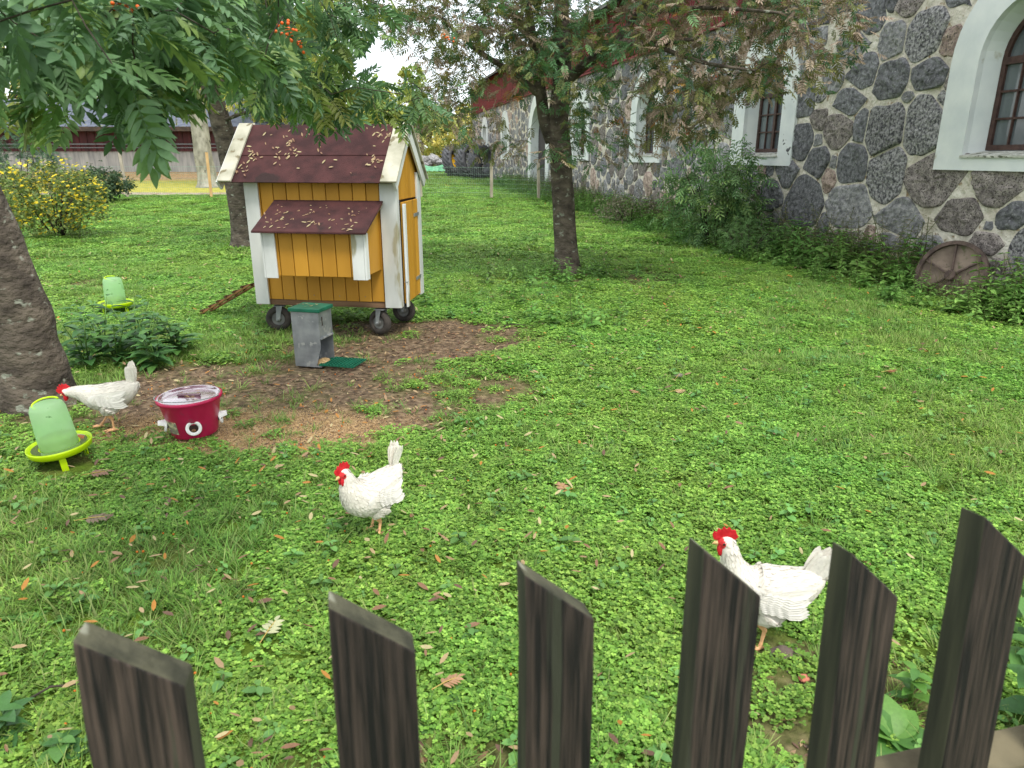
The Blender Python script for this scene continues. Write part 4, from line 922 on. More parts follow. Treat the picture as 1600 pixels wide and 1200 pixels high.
# bucket feeder
def bucket():
    p = G(292, 686); t = thing('bucket_feeder', 'dark pink bucket feeder with clear lid and white ports on spilled grain', 'bucket', (p[0], p[1]+.12, 0), (0.02, -.02, 0))
    pink = pm('pink_plastic', lin(168, 16, 66), lin(188, 28, 82), scale=6, rough=.35, bump=.05, c3=lin(150, 60, 84), s3=8, t3=.62)
    R0, R1, Hb = .132, .172, .235
    MB().lathe([(0, 0), (R0-.006, 0), (R0, .006), (R1, Hb-.02), (R1+.002, Hb-.018), (R1+.014, Hb-.016), (R1+.015, Hb), (R1+.004, Hb+.004), (R1-.003, Hb), (R1-.006, Hb-.02), (R0-.004, .01), (0, .01)], 56).build('bucket_body', pink, t, True)
    clear = pm('clear_lid', lin(84, 34, 52), lin(146, 112, 124), scale=12, rough=.15, spec=.6, trans=.35, bump=.1)
    MB().lathe([(0, Hb-.006), (.06, Hb-.004), (.10, Hb-.012), (.14, Hb-.010), (.158, Hb-.016), (.166, Hb+.002), (.171, Hb+.007), (.176, Hb+.004)], 56).build('lid', clear, t, True)
    MB().box(-.07, .07, -.012, .012, Hb-.004, Hb+.01).build('lid_ridge', clear, t, bevel=.006)
    for k in range(9): a = random.random()*6; r = random.uniform(.03, .14); MB().add([(r*math.cos(a), r*math.sin(a), Hb+.004), (r*math.cos(a)+.02, r*math.sin(a)+.006, Hb+.007), (r*math.cos(a)+.032, r*math.sin(a), Hb+.004), (r*math.cos(a)+.015, r*math.sin(a)-.007, Hb+.006)], [(0, 1, 2, 3)]).build('leaf_scrap', pm('dry_leaf', lin(110, 80, 52), lin(150, 120, 80), scale=20), t)
    # handle folded down to the front rim
    MB().tube([((R1+.017)*math.cos(a), (R1+.017)*math.sin(a)*(1.0), Hb+.004+.02*math.sin(-a)) for a in np.linspace(-math.pi+.1, -.1, 24)], .0028, 6).build('handle', M_galv, t, True)
    wht = pm('white_plastic', lin(214, 214, 210), lin(226, 226, 222), scale=20, rough=.4, bump=.05)
    for k, a in enumerate((math.radians(-66), math.radians(20), math.radians(-152))):
        z = .078; r = R0+(R1-R0)*z/Hb; X = Matrix.Rotation(a, 4, 'Z') @ Matrix.Translation((r+.006, 0, z)) @ Matrix.Rotation(math.radians(80), 4, 'Y')
        o = MB().lathe([(.044, -.004), (.045, .004), (.041, .007), (.026, .005), (.025, -.006)], 28, xf=X)
        hood = [(0, 0, 0)]
        ys = np.linspace(-math.pi/2, math.pi/2, 12)
        V = [];
        for q in ys: V += [tuple(X @ Vector((-.031*math.cos(q), .031*math.sin(q), .004))), tuple(X @ Vector((-.02*math.cos(q)-.004, .026*math.sin(q), .045)))]
        if k: o.add(V, [(2*i, 2*i+2, 2*i+3, 2*i+1) for i in range(11)])
        po = o.build('port', wht, t, True)
        MB().lathe([(.027, .001), (.0, .001)], 24, xf=X).build('port_hole', pm('dark_hole', lin(40, 26, 20), rough=.9, bump=0), po)
        MB().blob(X @ Vector((.012, 0, -.008)), (.014, .022, .010), 10, 5).build('grain', pm('feed_brown', lin(92, 66, 44), lin(140, 106, 70), scale=80, bump=.6), po)
    # printed label on the left of the port
    V = []
    for i in range(9):
        a = math.radians(-140+i*4.6)
        for z in (.035, .20): r = R0+(R1-R0)*z/Hb+.0012; V.append((r*math.cos(a), r*math.sin(a), z))
    MB().add(V, [(2*i, 2*i+2, 2*i+3, 2*i+1) for i in range(8)]).build('sticker', pm('sticker_print', lin(120, 118, 100), lin(196, 190, 150), scale=24, lo=.45, hi=.55, c3=lin(130, 40, 120), s3=30, t3=.62, rough=.4, bump=0), t)
bucket()

# drinkers
def drinker(u, v, sc, label, tilt, legs=True):
    p = G(u, v); t = thing('hen_drinker', label, 'drinker', (p[0], p[1], 0), tilt, group='translucent green hen drinkers'); t.scale = (sc,)*3
    lime = pm('lime_plastic', lin(168, 200, 0), lin(184, 214, 16), scale=9, rough=.4, bump=.05, c3=lin(120, 140, 30), s3=16, t3=.68)
    jar = pm('green_clear_plastic', lin(196, 232, 186), lin(210, 240, 202), scale=5, rough=.3, transl=.6, bump=.05, c3=lin(120, 160, 110), s3=20, t3=.66)
    zt = .085
    jn, jl = jar.node_tree.nodes, jar.node_tree.links; outn = jn['Material Output']
    if 'see' not in jn:
        src = outn.inputs['Surface'].links[0].from_socket; tr = jn.new('ShaderNodeBsdfTransparent'); tr.inputs[0].default_value = (.8, .95, .75, 1); mz = jn.new('ShaderNodeMixShader'); mz.name = 'see'; mz.inputs[0].default_value = .42; jl.new(src, mz.inputs[1]); jl.new(tr.outputs[0], mz.inputs[2]); jl.new(mz.outputs[0], outn.inputs['Surface'])
    MB().lathe([(0, zt+.006), (.10, zt+.006), (.106, zt+.03), (.112, zt+.03), (.115, zt+.008), (.15, zt+.006), (.168, zt+.022), (.174, zt+.044), (.178, zt+.046), (.178, zt+.034), (.17, zt+.006), (.155, zt-.004), (0, zt-.004)], 56).build('tray', lime, t, True)
    MB().lathe([(.1145, zt+.036), (.152, zt+.036)], 40).build('water', pm('water_surface', lin(90, 110, 60), rough=.05, spec=.6, bump=0, trans=.3), t)
    MB().lathe([(.101, zt+.012), (.106, zt+.07), (.101, zt+.20), (.096, zt+.275), (.084, zt+.305), (.055, zt+.315), (0, zt+.316)], 48).build('jar', jar, t, True)
    MB().lathe([(.0985, zt+.012), (.1005, zt+.09), (0, zt+.09)], 40).build('jar_water', pm('yellow_water', lin(150, 176, 40), lin(176, 196, 70), scale=5, rough=.3, transl=.4, bump=0), t, True)
    MB().tube([(.07*math.cos(a), .07*math.sin(a), zt+.31+.012*math.sin(a*1.0)) for a in np.linspace(.6, math.pi+1.0, 18)], .006, 8).build('handle', lime, t, True)
    if legs:
        for a in (-75, 45, 165):
            a = math.radians(a); X = Matrix.Rotation(a, 4, 'Z'); MB().box(.135, .142, -.018, .018, -.01, zt-.001, xf=X).box(.125, .135, -.004, .004, -.01, zt-.001, xf=X).build('leg', lime, t)
drinker(102, 722, .89, 'larger near green hen drinker with lime tray beside the left tree trunk', (math.radians(2), math.radians(-5), .3))
drinker(184, 489, .95, 'farther green hen drinker with lime tray out on the lawn left of the coop', (0, 0, 1.0))

# ------------------------------------------------------------------ hens
M_hen = pm('hen_skin_and_down', None, attr='col', scale=14, rough=.75, bump=.35, bscale=60, spec=.2, bdist=.006)
M_feath = pm('white_feathers', None, attr='col', scale=9, rough=.7, bump=0, spec=.2, transl=.12)
M_comb = pm('red_comb', lin(190, 24, 36), lin(214, 44, 54), scale=40, rough=.5, bump=.6, bscale=160, bdist=.002, transl=.1)
WHT = np.array((.68, .65, .59))
def loft(mb, spine, k=22):
    """spine rows: x, y, z, half width, half height"""
    S = np.array(spine, float); n = 6*(len(S)-1)+1; t = np.linspace(0, len(S)-1, n); Q = np.stack([np.interp(t, range(len(S)), S[:, i]) for i in range(5)], 1)
    for _ in range(10): Q[1:-1] = (Q[:-2]+2*Q[1:-1]+Q[2:])/4
    C = Q[:, :3]; T = np.gradient(C, axis=0); T /= np.linalg.norm(T, axis=1)[:, None]; V = []
    for i in range(n):
        sd_ = np.cross((0, 0, 1.), T[i]) if abs(T[i][2]) < .95 else np.array((0, 1., 0)); sd_ /= np.linalg.norm(sd_)
        if sd_[1] < 0 and i: pass
        up = np.cross(T[i], sd_)
        for j in range(k):
            a = 2*math.pi*j/k; V.append(C[i]+sd_*math.cos(a)*Q[i, 3]+up*math.sin(a)*Q[i, 4])
    f = [(i*k+j, i*k+(j+1) % k, (i+1)*k+(j+1) % k, (i+1)*k+j) for i in range(n-1) for j in range(k)]+[tuple(range(k))[::-1], tuple((n-1)*k+j for j in range(k))]
    mb.add(V, f)
def hen(label, loc, yaw, spine, head, hdir, legs, tail, seed, tail_n=11, sc=1.0):
    rg = np.random.default_rng(seed); t = thing('hen', label, 'hen', loc, (0, 0, yaw), group='white hens'); t.scale = (sc,)*3
    mb = MB(); loft(mb, spine); head = np.array(head); hdir = np.array(hdir)/np.linalg.norm(hdir)
    mb.blob(head, (.027, .022, .024), 16, 10); mb.blob(head+hdir*.014, (.018, .014, .015), 12, 8)
    skel = []
    for L in legs:
        hip, knee, hock, foot, tdir = [np.array(q) for q in L]
        mb.blob(hip, (.056, .036, .050), 14, 10); mb.tube([hip, (hip+knee)/2, knee], (.05, .038, .02), 12); mb.tube([knee, hock], (.017, .0085), 10); mb.blob(hock, (.0095,)*3, 8, 6)
        mb.tube([hock, (hock+foot)/2, foot+np.array((0, 0, .004))], (.0082, .0066, .008), 10); skel.append((knee, hock, foot))
        side = np.array((-tdir[1], tdir[0], 0)); pr = foot+np.array((0, 0, .006))
        for a, ln in ((0, .068), (.6, .055), (-.6, .055), (math.pi+.3, .03)):
            d = tdir*math.cos(a)+side*math.sin(a); mb.tube([pr, pr+d*ln*.5+np.array((0, 0, .004)), pr+d*ln+np.array((0, 0, -.004))], (.0072, .0058, .0034), 8)
    tmp = mb.build('tmp', M_hen); rm = tmp.modifiers.new('r', 'REMESH'); rm.mode = 'VOXEL'; rm.voxel_size = .0042; sm = tmp.modifiers.new('s', 'SMOOTH'); sm.iterations = 5; sm.factor = .5
    dg = bpy.context.evaluated_depsgraph_get(); ev = tmp.evaluated_get(dg); me = bpy.data.meshes.new_from_object(ev); bpy.data.objects.remove(tmp)
    nv = len(me.vertices); V = np.empty(nv*3); me.vertices.foreach_get('co', V); V = V.reshape(-1, 3); N = np.empty(nv*3); me.vertices.foreach_get('normal', N); N = N.reshape(-1, 3)
    C = np.tile(WHT, (nv, 1)); C *= (1-.10*vnoise(V[:, 0]*30, V[:, 2]*30, seed))[:, None]
    low = V[:, 2] < .035; C[:] = C*np.array((1, .985, .95))
    zk = max(s[0][2] for s in skel)
    legmask = V[:, 2] < zk-.012
    for kn, hk, ft in skel:
        pass
    C[legmask] = np.array(lin(214, 164, 120)[:3])*(.85+.3*vnoise(V[legmask][:, 2]*150, V[legmask][:, 0]*60, 4))[:, None]
    fd = np.linalg.norm((V-(head+hdir*.012))*np.array((1, 1, 1.1)), axis=1); face = fd < .0225; C[face] = lin(196, 52, 54)[:3]
    for a in list(me.color_attributes): me.color_attributes.remove(a)
    ca = me.color_attributes.new('col', 'FLOAT_COLOR', 'POINT'); ca.data.foreach_set('color', np.hstack([C, np.ones((nv, 1))]).astype(np.float32).ravel())
    me.materials.clear(); me.materials.append(M_hen); me.polygons.foreach_set('use_smooth', np.ones(len(me.polygons), bool)); me.name = 'body'
    link(bpy.data.objects.new('body', me), t)
    # overlapping feathers on trunk and neck
    ok = np.where((V[:, 2] > zk+.006) & (fd > .034))[0]; pick = rg.choice(ok, 5200); Pn, Nn = V[pick], N[pick]
    SP = np.array(spine)[:, :3]; tang = np.gradient(SP, axis=0); j = np.argmin(np.linalg.norm(Pn[:, None]-SP[None], axis=2), axis=1); fl = -tang[j]; fl /= np.linalg.norm(fl, axis=1)[:, None]; fl = fl+np.array((0, 0, -.35))
    fl = fl-Nn*np.sum(fl*Nn, axis=1)[:, None]; fl /= np.linalg.norm(fl, axis=1)[:, None]+1e-6; fl = fl+rg.normal(0, .07, fl.shape)+Nn*.012
    sz = np.where(j > len(SP)*.62, .016, .024)*rg.uniform(.8, 1.3, len(pick))
    fv, ff, fk = simple_leaf(.26, 1, .12)
    fv = fv*np.array((1, 1, .35))
    cc = np.tile(WHT*1.04, (len(pick), 1))*rg.uniform(.9, 1.05, (len(pick), 1))*np.array((1, .985, .95))
    replicate('plumage', (fv, ff, fk), frames(fl, Nn), sz, Pn+Nn*.0012, cc, M_feath, t, True, kind='stuff')
    # wings: rows of long feathers on a raised pad
    B = SP[int(len(SP)*.35):int(len(SP)*.62)]
    w = spine[int(len(spine)*.42)]
    for sg in (1, -1):
        mb = MB(); c = np.array((w[0]-.005, sg*(w[3]*.84), w[2]+.006)); 
        mb.blob(c, (.085, .012, .042), 18, 10, col=WHT)
        wd_ = mb.build('wing', M_feath, t, True)
        D_, U, S, P = [], [], [], []
        for row, (x0, z0_, n_, ln) in enumerate(((.035, .03, 9, .045), (.015, .015, 10, .055), (-.005, .0, 10, .075), (-.03, -.008, 9, .095))):
            for q in range(n_):
                f = q/(n_-1)-.5; P.append(c+np.array((x0-abs(f)*.02, sg*(.015+.002*(3-row)*.5-.012*max(0, -f)), -f*.060+z0_*.2))); D_.append((-1, sg*(-.14), -.05-.30*f+.10)); U.append((0, sg, .25)); S.append(ln*rg.uniform(.9, 1.1))
        replicate('wing_feathers', simple_leaf(.17, 1, .06), frames(np.array(D_), np.array(U)), np.array(S), np.array(P), np.tile(WHT*1.05, (len(P), 1))*rg.uniform(.92, 1.05, (len(P), 1)), M_feath, wd_, True)
    # tail
    tb, td, tl, fan = np.array(tail[0]), np.array(tail[1])/np.linalg.norm(tail[1]), tail[2], tail[3]
    TV, TF, TK = [], [], []
    m = 9
    for i in range(m+1):
        u = i/m; wd_ = .155*math.sin(math.pi*min(1, u*.80+.12))**.7+.012*math.sin(i*7); wd_ = wd_*(1 if i < m else .35); TV += [(u, wd_, .02*u), (u, 0, .05*u), (u, -wd_, .02*u)]; TK += [.96, 1.0, .96]
    for i in range(m): TF += [(3*i, 3*i+1, 3*i+4, 3*i+3), (3*i+1, 3*i+2, 3*i+5, 3*i+4)]
    tm = bpy.data.meshes.new('tail_feather'); fill(tm, np.array(TV), np.array([a for f in TF for a in f]), np.full(len(TF), 4), np.outer(TK, WHT*np.array((1.08, 1.07, 1.04))), True); tm.materials.append(M_feath)
    for q in range(tail_n):
        f = (q/(tail_n-1)-.5)*2; sgy = 1 if q % 2 else -1; base = tb+np.array((0, sgy*.010*(1-abs(f)), 0))
        axis = np.array((0, 1., 0)); ang = f*fan; c_, s_ = math.cos(ang), math.sin(ang); d = td*c_+np.cross(axis, td)*s_; d[1] = sgy*.10*(1-abs(f)*.4)+rg.normal(0, .03)
        Rm = frames(np.array([d]), np.array([(rg.normal(0, .2), sgy*1., .15)]))[0]; o = bpy.data.objects.new('tail_feather', tm); M_ = Matrix(Rm.tolist()).to_4x4() @ Matrix.Scale(tl*rg.uniform(.85, 1.05)*(1-.15*abs(f)), 4); M_.translation = Vector(base)
        o.matrix_local = M_; link(o, t)
    # comb, wattles, beak, eyes
    up = np.cross(hdir, np.array((0, 1., 0))); up = up if up[2] > 0 else -up
    prof = [(.034, -.006), (.038, .010), (.033, .021), (.026, .017), (.021, .031), (.014, .025), (.006, .037), (.0, .028), (-.008, .034), (-.014, .024), (-.024, .025), (-.027, .012), (-.032, .002), (-.02, -.010)]
    bm = bmesh.new(); rings = []
    for sg in (-1, 1): rings.append([bm.verts.new(tuple(head+hdir*a*1.2+up*(b*1.2+.018)+np.array((0, sg*.003*(1 if b < .02 else .5)+.10*max(0, b), 0)))) for a, b in prof])
    bm.faces.new(rings[0]); bm.faces.new(rings[1][::-1])
    for a in range(len(prof)): b_ = (a+1) % len(prof); bm.faces.new((rings[0][a], rings[1][a], rings[1][b_], rings[0][b_]))
    me = bpy.data.meshes.new('comb'); bm.normal_update(); bm.to_mesh(me); bm.free(); me.materials.append(M_comb); o = link(bpy.data.objects.new('comb', me), t); bv = o.modifiers.new('b', 'BEVEL'); bv.width = .0015; bv.segments = 2
    for sg in (-1, 1):
        m_ = MB(); m_.blob(head+hdir*.020-up*.024+np.array((0, sg*.008, 0)), (.011, .0055, .023), 12, 8); m_.build('wattle', M_comb, t, True)
        MB().blob(head+hdir*.010+up*.003+np.array((0, sg*.0205, 0)), (.0042, .0022, .0042), 10, 6).build('eye', pm('hen_eye', lin(40, 18, 6), rough=.15, spec=.6, bump=0), t, True)
        MB().blob(head-hdir*.006-up*.006+np.array((0, sg*.0215, 0)), (.0055, .0025, .007), 10, 6).build('ear_lobe', pm('ear_lobe_skin', lin(226, 214, 200), rough=.7, bump=0), t, True)
    b0 = head+hdir*.024; MB().tube([b0, b0+hdir*.014-up*.001, b0+hdir*.024-up*.006], (.0075, .0055, .0008), 10).tube([b0-up*.006, b0+hdir*.016-up*.008], (.005, .001), 8).build('beak', pm('beak_horn', lin(214, 176, 120), rough=.45, bump=0), t, True)
    return t
TR = [(-.175, 0, .285, .012, .016), (-.155, 0, .268, .036, .040), (-.11, 0, .238, .062, .066), (-.055, 0, .214, .080, .082), (0, 0, .203, .088, .090), (.05, 0, .208, .084, .088)]
UPR = TR+[(.090, 0, .245, .064, .072), (.112, 0, .288, .044, .046), (.120, 0, .325, .031, .031), (.130, 0, .352, .024, .024), (.142, 0, .358, .012, .012)]
h2 = G(576, 836); hen('white hen with red comb walking alone in the middle of the lawn', (h2[0]+.02, h2[1]+.0, .0), math.radians(232), UPR, (.136, 0, .356), (1, 0, -.18),
    [((-.01, .042, .15), (.015, .042, .115), (-.012, .042, .08), (.004, .042, 0), (1, 0, 0)), ((-.02, -.042, .15), (-.01, -.042, .118), (-.05, -.042, .085), (-.03, -.042, .004), (1, 0, 0))],
    ((-.14, 0, .285), (-.30, 0, .95), .128, .36), 3, tail_n=13, sc=.97)
h3 = G(1190, 1012); NL = TR+[(.082, 0, .240, .060, .066), (.108, 0, .286, .042, .042), (.120, 0, .330, .032, .031), (.128, 0, .366, .026, .027), (.138, 0, .378, .012, .012)]
hen('white hen with large red comb standing just behind the right pickets', (h3[0]-.005, h3[1]+.03, 0), math.radians(170), NL, (.136, 0, .376), (1, 0, -.1),
    [((-.01, .042, .15), (.015, .042, .115), (-.01, .042, .08), (.0, .042, 0), (1, .1, 0)), ((.01, -.042, .15), (.04, -.04, .12), (.03, -.04, .085), (.05, -.04, .0), (1, -.2, 0))],
    ((-.125, 0, .262), (-.62, 0, .70), .150, .45), 4, tail_n=15, sc=1.0)
h1 = G(172, 672); LOW = [(-.185, 0, .285, .012, .016), (-.165, 0, .272, .036, .040), (-.115, 0, .240, .062, .068), (-.06, 0, .214, .078, .084), (0, 0, .202, .084, .088), (.055, 0, .212, .076, .076), (.10, 0, .230, .058, .058), (.145, 0, .243, .042, .042), (.185, 0, .248, .031, .031), (.212, 0, .246, .025, .025), (.224, 0, .242, .012, .012)]
hen('white hen bending forward to drink behind the near green drinker', (h1[0]+.0, h1[1]+.02, 0), math.radians(188), LOW, (.216, 0, .247), (1, 0, -.45),
    [((-.02, .04, .15), (.0, .04, .115), (-.03, .04, .08), (-.03, .04, 0), (1, .1, 0)), ((.0, -.04, .15), (.035, -.04, .115), (.02, -.04, .085), (.085, -.04, .0), (1, -.1, 0))],
    ((-.155, 0, .265), (-.10, 0, 1), .155, .18), 5, tail_n=10, sc=1.0)

# ------------------------------------------------------------------ old iron wheel by the wall
def iron_wheel():
    s, z = wallc(1490, 440); s = -.45; p = W3(s, 0, .4); R = .41
    rust = pm('rusty_iron', lin(70, 58, 54), lin(104, 88, 80), scale=14, rough=.85, bump=.5, rnd=.05)
    a = math.atan2(WN[1], WN[0])
    t = thing('iron_wheel', 'old rusty spoked iron wheel leaning at the foot of the stone wall', 'wheel', (p[0], p[1], .24), (0, math.radians(76), a+.35))
    MB().lathe([(R-.045, .0), (R, .0), (R, .05), (R-.045, .05), (R-.045, .0)], 64).build('rim', rust, t)
    for k in range(6):
        X = Matrix.Rotation(k*math.pi/3+.12, 4, 'Z'); MB().box(.05, R-.046, -.010, .010, .002, .03, xf=X).build('spoke', rust, t, bevel=.004)
    MB().lathe([(.0, .06), (.05, .06), (.06, .05), (.06, -.01), (0, -.01)], 24).build('hub', rust, t)
    MB().lathe([(0, -.012), (R-.02, -.012), (R-.02, -.05), (0, -.05)], 64).build('slab', pm('slab_stone', lin(108, 94, 84), lin(142, 126, 112), scale=5, rough=.9, bump=.6, c3=lin(90, 92, 66), s3=7, t3=.6), t)
iron_wheel()

# ------------------------------------------------------------------ picket fence in front
M_pk = pm('old_dark_wood', lin(15, 13, 12), lin(68, 57, 50), scale=8, stretch=(20, 20, .8), rough=.7, bump=1, bscale=20, detail=15, lo=.38, hi=.68, c3=lin(52, 54, 42), s3=2.2, t3=.60, rnd=.2, bdist=.005)
M_moss = pm('mossy_end_grain', lin(50, 50, 38), lin(86, 84, 66), scale=22, rough=.95, bump=1, bscale=60, c3=lin(128, 128, 112), s3=30, t3=.58, bdist=.006)
M_side = pm('algae_wood', lin(40, 42, 32), lin(66, 66, 50), scale=8, stretch=(6, 6, .5), rough=.9, bump=.6, bscale=20, bdist=.003)
def picket_fence():
    dv = Vector((.973, .232, 0)); nv = Vector((-.232, .973, 0)); h = .42
    pk = [(132, 968, .090, .062), (512, 920, .083, .062), (808, 873, .077, .062), (1075, 838, .077, .064), (1300, 845, .074, .064), (1502, 790, .078, .062)]
    base = D(132, 968, 1); r = ray(132, 968); tt = -h/r[2]; A = Vector((r[0]*tt, r[1]*tt, H-h)); dp = nv.dot(A)
    lean = math.radians(5.5)
    t = thing('picket_fence', 'dark weathered picket fence with slanted tops across the foreground', 'fence', (A[0], A[1], 0))
    rp_ = random.Random(2)
    pts = []
    for i, (u, v, w_, drop) in enumerate(pk+[(0, 0, 0, 0)]):
        if i < 6:
            r = ray(u, v); k = dp/(nv[0]*r[0]+nv[1]*r[1]); P = Vector((r[0]*k, r[1]*k, H+r[2]*k))
        else: P = pts[-1][0]+dv*.205-Vector((0, 0, .30)); w_, drop = .086, .06
        pts.append((P, w_, drop))
    for i, (P, w_, drop) in enumerate(pts):
        th = .037; Hh = P[2]; bm = bmesh.new()
        n = 14; 
        # outline in fence plane: x along fence, z up (0 at peak)
        V = [(0, 0), (w_, -drop), (w_, -Hh), (0, -Hh)]
        fr = [bm.verts.new((x, -th, z)) for x, z in V]; bk = [bm.verts.new((x, 0, z)) for x, z in V]
        F0 = bm.faces.new(fr); F1 = bm.faces.new(bk[::-1]); sides = [bm.faces.new((fr[j], bk[j], bk[(j+1) % 4], fr[(j+1) % 4])) for j in range(4)]
        sides[0].material_index = 1; sides[1].material_index = 2; sides[3].material_index = 2
        bmesh.ops.recalc_face_normals(bm, faces=bm.faces)
        bmesh.ops.subdivide_edges(bm, edges=[e for e in bm.edges if abs(e.verts[0].co.z-e.verts[1].co.z) > .5], cuts=12, use_grid_fill=True)
        for vtx in bm.verts: vtx.co.x += (vnoise(vtx.co.z*9+i*3, 0, 4)-.5)*.004; vtx.co.y += (vnoise(vtx.co.z*7+i*5, 1, 5)-.5)*.003
        me = bpy.data.meshes.new('picket'); bm.to_mesh(me); bm.free()
        for m in (M_pk, M_moss, M_side): me.materials.append(m)
        o = bpy.data.objects.new('picket', me); link(o, t)
        X = Matrix.Translation(P-Vector((A[0], A[1], 0))) @ Matrix.Rotation(math.atan2(dv[1], dv[0]), 4, 'Z') @ Matrix.Rotation(-lean, 4, 'X') @ Matrix.Rotation((0, .005, .03, .05, .042, .058, .05)[i]+rp_.uniform(-.004, .004), 4, 'Y')
        o.matrix_local = X; b = o.modifiers.new('bevel', 'BEVEL'); b.width = .0025; b.segments = 2; b.limit_method = 'ANGLE'
    # rails behind the pickets
    q0 = pts[0][0]; 
    for z, dz in ((.758, 0), (.30, 0)):
        y0_ = -(q0[2]-z)*math.tan(lean)+.004; mb = MB()
        s0, s1 = -.5, 1.9; P = []
        a = Vector((q0[0]-A[0], q0[1]-A[1], 0))+dv*s0+nv*y0_; b_ = Vector((q0[0]-A[0], q0[1]-A[1], 0))+dv*s1+nv*y0_
        for e in (a, b_): P += [tuple(e+Vector((0, 0, z))), tuple(e+nv*.055+Vector((0, 0, z+.012))), tuple(e+nv*.055+Vector((0, 0, z-.075))), tuple(e+Vector((0, 0, z-.085)))]
        mb.add(P, [(0, 4, 5, 1), (1, 5, 6, 2), (2, 6, 7, 3), (3, 7, 4, 0), (0, 1, 2, 3), (7, 6, 5, 4)])
        mb.build('rail', pm('lichen_rail', lin(74, 68, 52), lin(108, 100, 78), scale=10, stretch=(1, 1, 3), rough=.95, bump=.7, bscale=50, c3=lin(170, 176, 40), s3=9, t3=.66, bdist=.004), t, bevel=.003)
picket_fence()

# ------------------------------------------------------------------ ground cover (uncountable): instanced clumps
PC = bpy.data.collections.new('prototypes')
def proto(name, V, Fq, C, mat):
    me = bpy.data.meshes.new(name); fill(me, np.array(V), np.array([a for f in Fq for a in f]), np.array([len(f) for f in Fq]), C, True); me.materials.append(mat); return me
def scatter(name, meshes, P, rot, scl, idx, kind='stuff'):
    col = bpy.data.collections.new(name+'_kinds')
    for i, me in enumerate(meshes): col.objects.link(bpy.data.objects.new('%s_%02d' % (name, i), me))
    me = bpy.data.meshes.new(name); me.vertices.add(len(P)); me.vertices.foreach_set('co', np.asarray(P, np.float32).ravel())
    a = me.attributes.new('rot', 'FLOAT_VECTOR', 'POINT'); a.data.foreach_set('vector', np.asarray(rot, np.float32).ravel())
    a = me.attributes.new('scl', 'FLOAT', 'POINT'); a.data.foreach_set('value', np.asarray(scl, np.float32))
    a = me.attributes.new('idx', 'INT', 'POINT'); a.data.foreach_set('value', np.asarray(idx, np.int32)); me.update()
    o = bpy.data.objects.new(name, me); COL.objects.link(o); o['kind'] = kind
    ng = bpy.data.node_groups.new(name, 'GeometryNodeTree'); ng.interface.new_socket('Geometry', in_out='INPUT', socket_type='NodeSocketGeometry'); ng.interface.new_socket('Geometry', in_out='OUTPUT', socket_type='NodeSocketGeometry')
    n, l = ng.nodes, ng.links; gi, go = n.new('NodeGroupInput'), n.new('NodeGroupOutput'); ci = n.new('GeometryNodeCollectionInfo'); ci.inputs['Collection'].default_value = col; ci.inputs['Separate Children'].default_value = True; ci.inputs['Reset Children'].default_value = True
    ip = n.new('GeometryNodeInstanceOnPoints'); ip.inputs['Pick Instance'].default_value = True
    def at(nm, ty): x = n.new('GeometryNodeInputNamedAttribute'); x.data_type = ty; x.inputs['Name'].default_value = nm; return x.outputs[0]
    er = n.new('FunctionNodeEulerToRotation'); l.new(at('rot', 'FLOAT_VECTOR'), er.inputs[0])
    l.new(gi.outputs[0], ip.inputs['Points']); l.new(ci.outputs[0], ip.inputs['Instance']); l.new(at('idx', 'INT'), ip.inputs['Instance Index']); l.new(er.outputs[0], ip.inputs['Rotation']); l.new(at('scl', 'FLOAT'), ip.inputs['Scale']); l.new(ip.outputs[0], go.inputs[0])
    md = o.modifiers.new('scatter', 'NODES'); md.node_group = ng
    return o
def cover_material(name, transl=.35):
    m = bpy.data.materials.new(name); m.use_nodes = True; n, l = m.node_tree.nodes, m.node_tree.links; b = n['Principled BSDF']; b.inputs['Roughness'].default_value = .55; b.inputs['Specular IOR Level'].default_value = .3
    at = n.new('ShaderNodeAttribute'); at.attribute_name = 'col'; g = n.new('ShaderNodeNewGeometry'); t = n.new('ShaderNodeTexNoise'); t.inputs['Scale'].default_value = .9; t.inputs['Detail'].default_value = 5
    l.new(g.outputs['Position'], t.inputs['Vector']); oi = n.new('ShaderNodeObjectInfo'); hs = n.new('ShaderNodeHueSaturation')
    r = n.new('ShaderNodeMapRange'); r.inputs['From Min'].default_value = .3; r.inputs['From Max'].default_value = .7; r.inputs['To Min'].default_value = .484; r.inputs['To Max'].default_value = .512; l.new(t.outputs['Fac'], r.inputs['Value']); l.new(r.outputs[0], hs.inputs['Hue'])
    r2 = n.new('ShaderNodeMapRange'); r2.inputs['To Min'].default_value = .72; r2.inputs['To Max'].default_value = 1.28; l.new(oi.outputs['Random'], r2.inputs['Value']); l.new(r2.outputs[0], hs.inputs['Value']); l.new(at.outputs['Color'], hs.inputs['Color'])
    l.new(hs.outputs[0], b.inputs['Base Color']); td = n.new('ShaderNodeBsdfTranslucent'); l.new(hs.outputs[0], td.inputs['Color']); ms = n.new('ShaderNodeMixShader'); ms.inputs[0].default_value = transl
    l.new(b.outputs[0], ms.inputs[1]); l.new(td.outputs[0], ms.inputs[2]); l.new(ms.outputs[0], n['Material Output'].inputs['Surface']); return m
M_cov = cover_material('ground_cover')
def assemble(items, tmpl):
    """items: list of (pos, dir, up, size, colour) -> verts, faces, colours"""
    V, Fq, K = tmpl; P = np.array([i[0] for i in items]); R = frames(np.array([i[1] for i in items], float), np.array([i[2] for i in items], float)); S = np.array([i[3] for i in items])
    W = np.einsum('nij,mj->nmi', R*S[:, None, None], V)+P[:, None]; C = np.array([i[4] for i in items])[:, None]*K[None, :, None]; m = len(V)
    return W.reshape(-1, 3), [[a+k*m for a in f] for k in range(len(items)) for f in Fq], C.reshape(-1, 3)
rl = np.array((0, 0, 0))
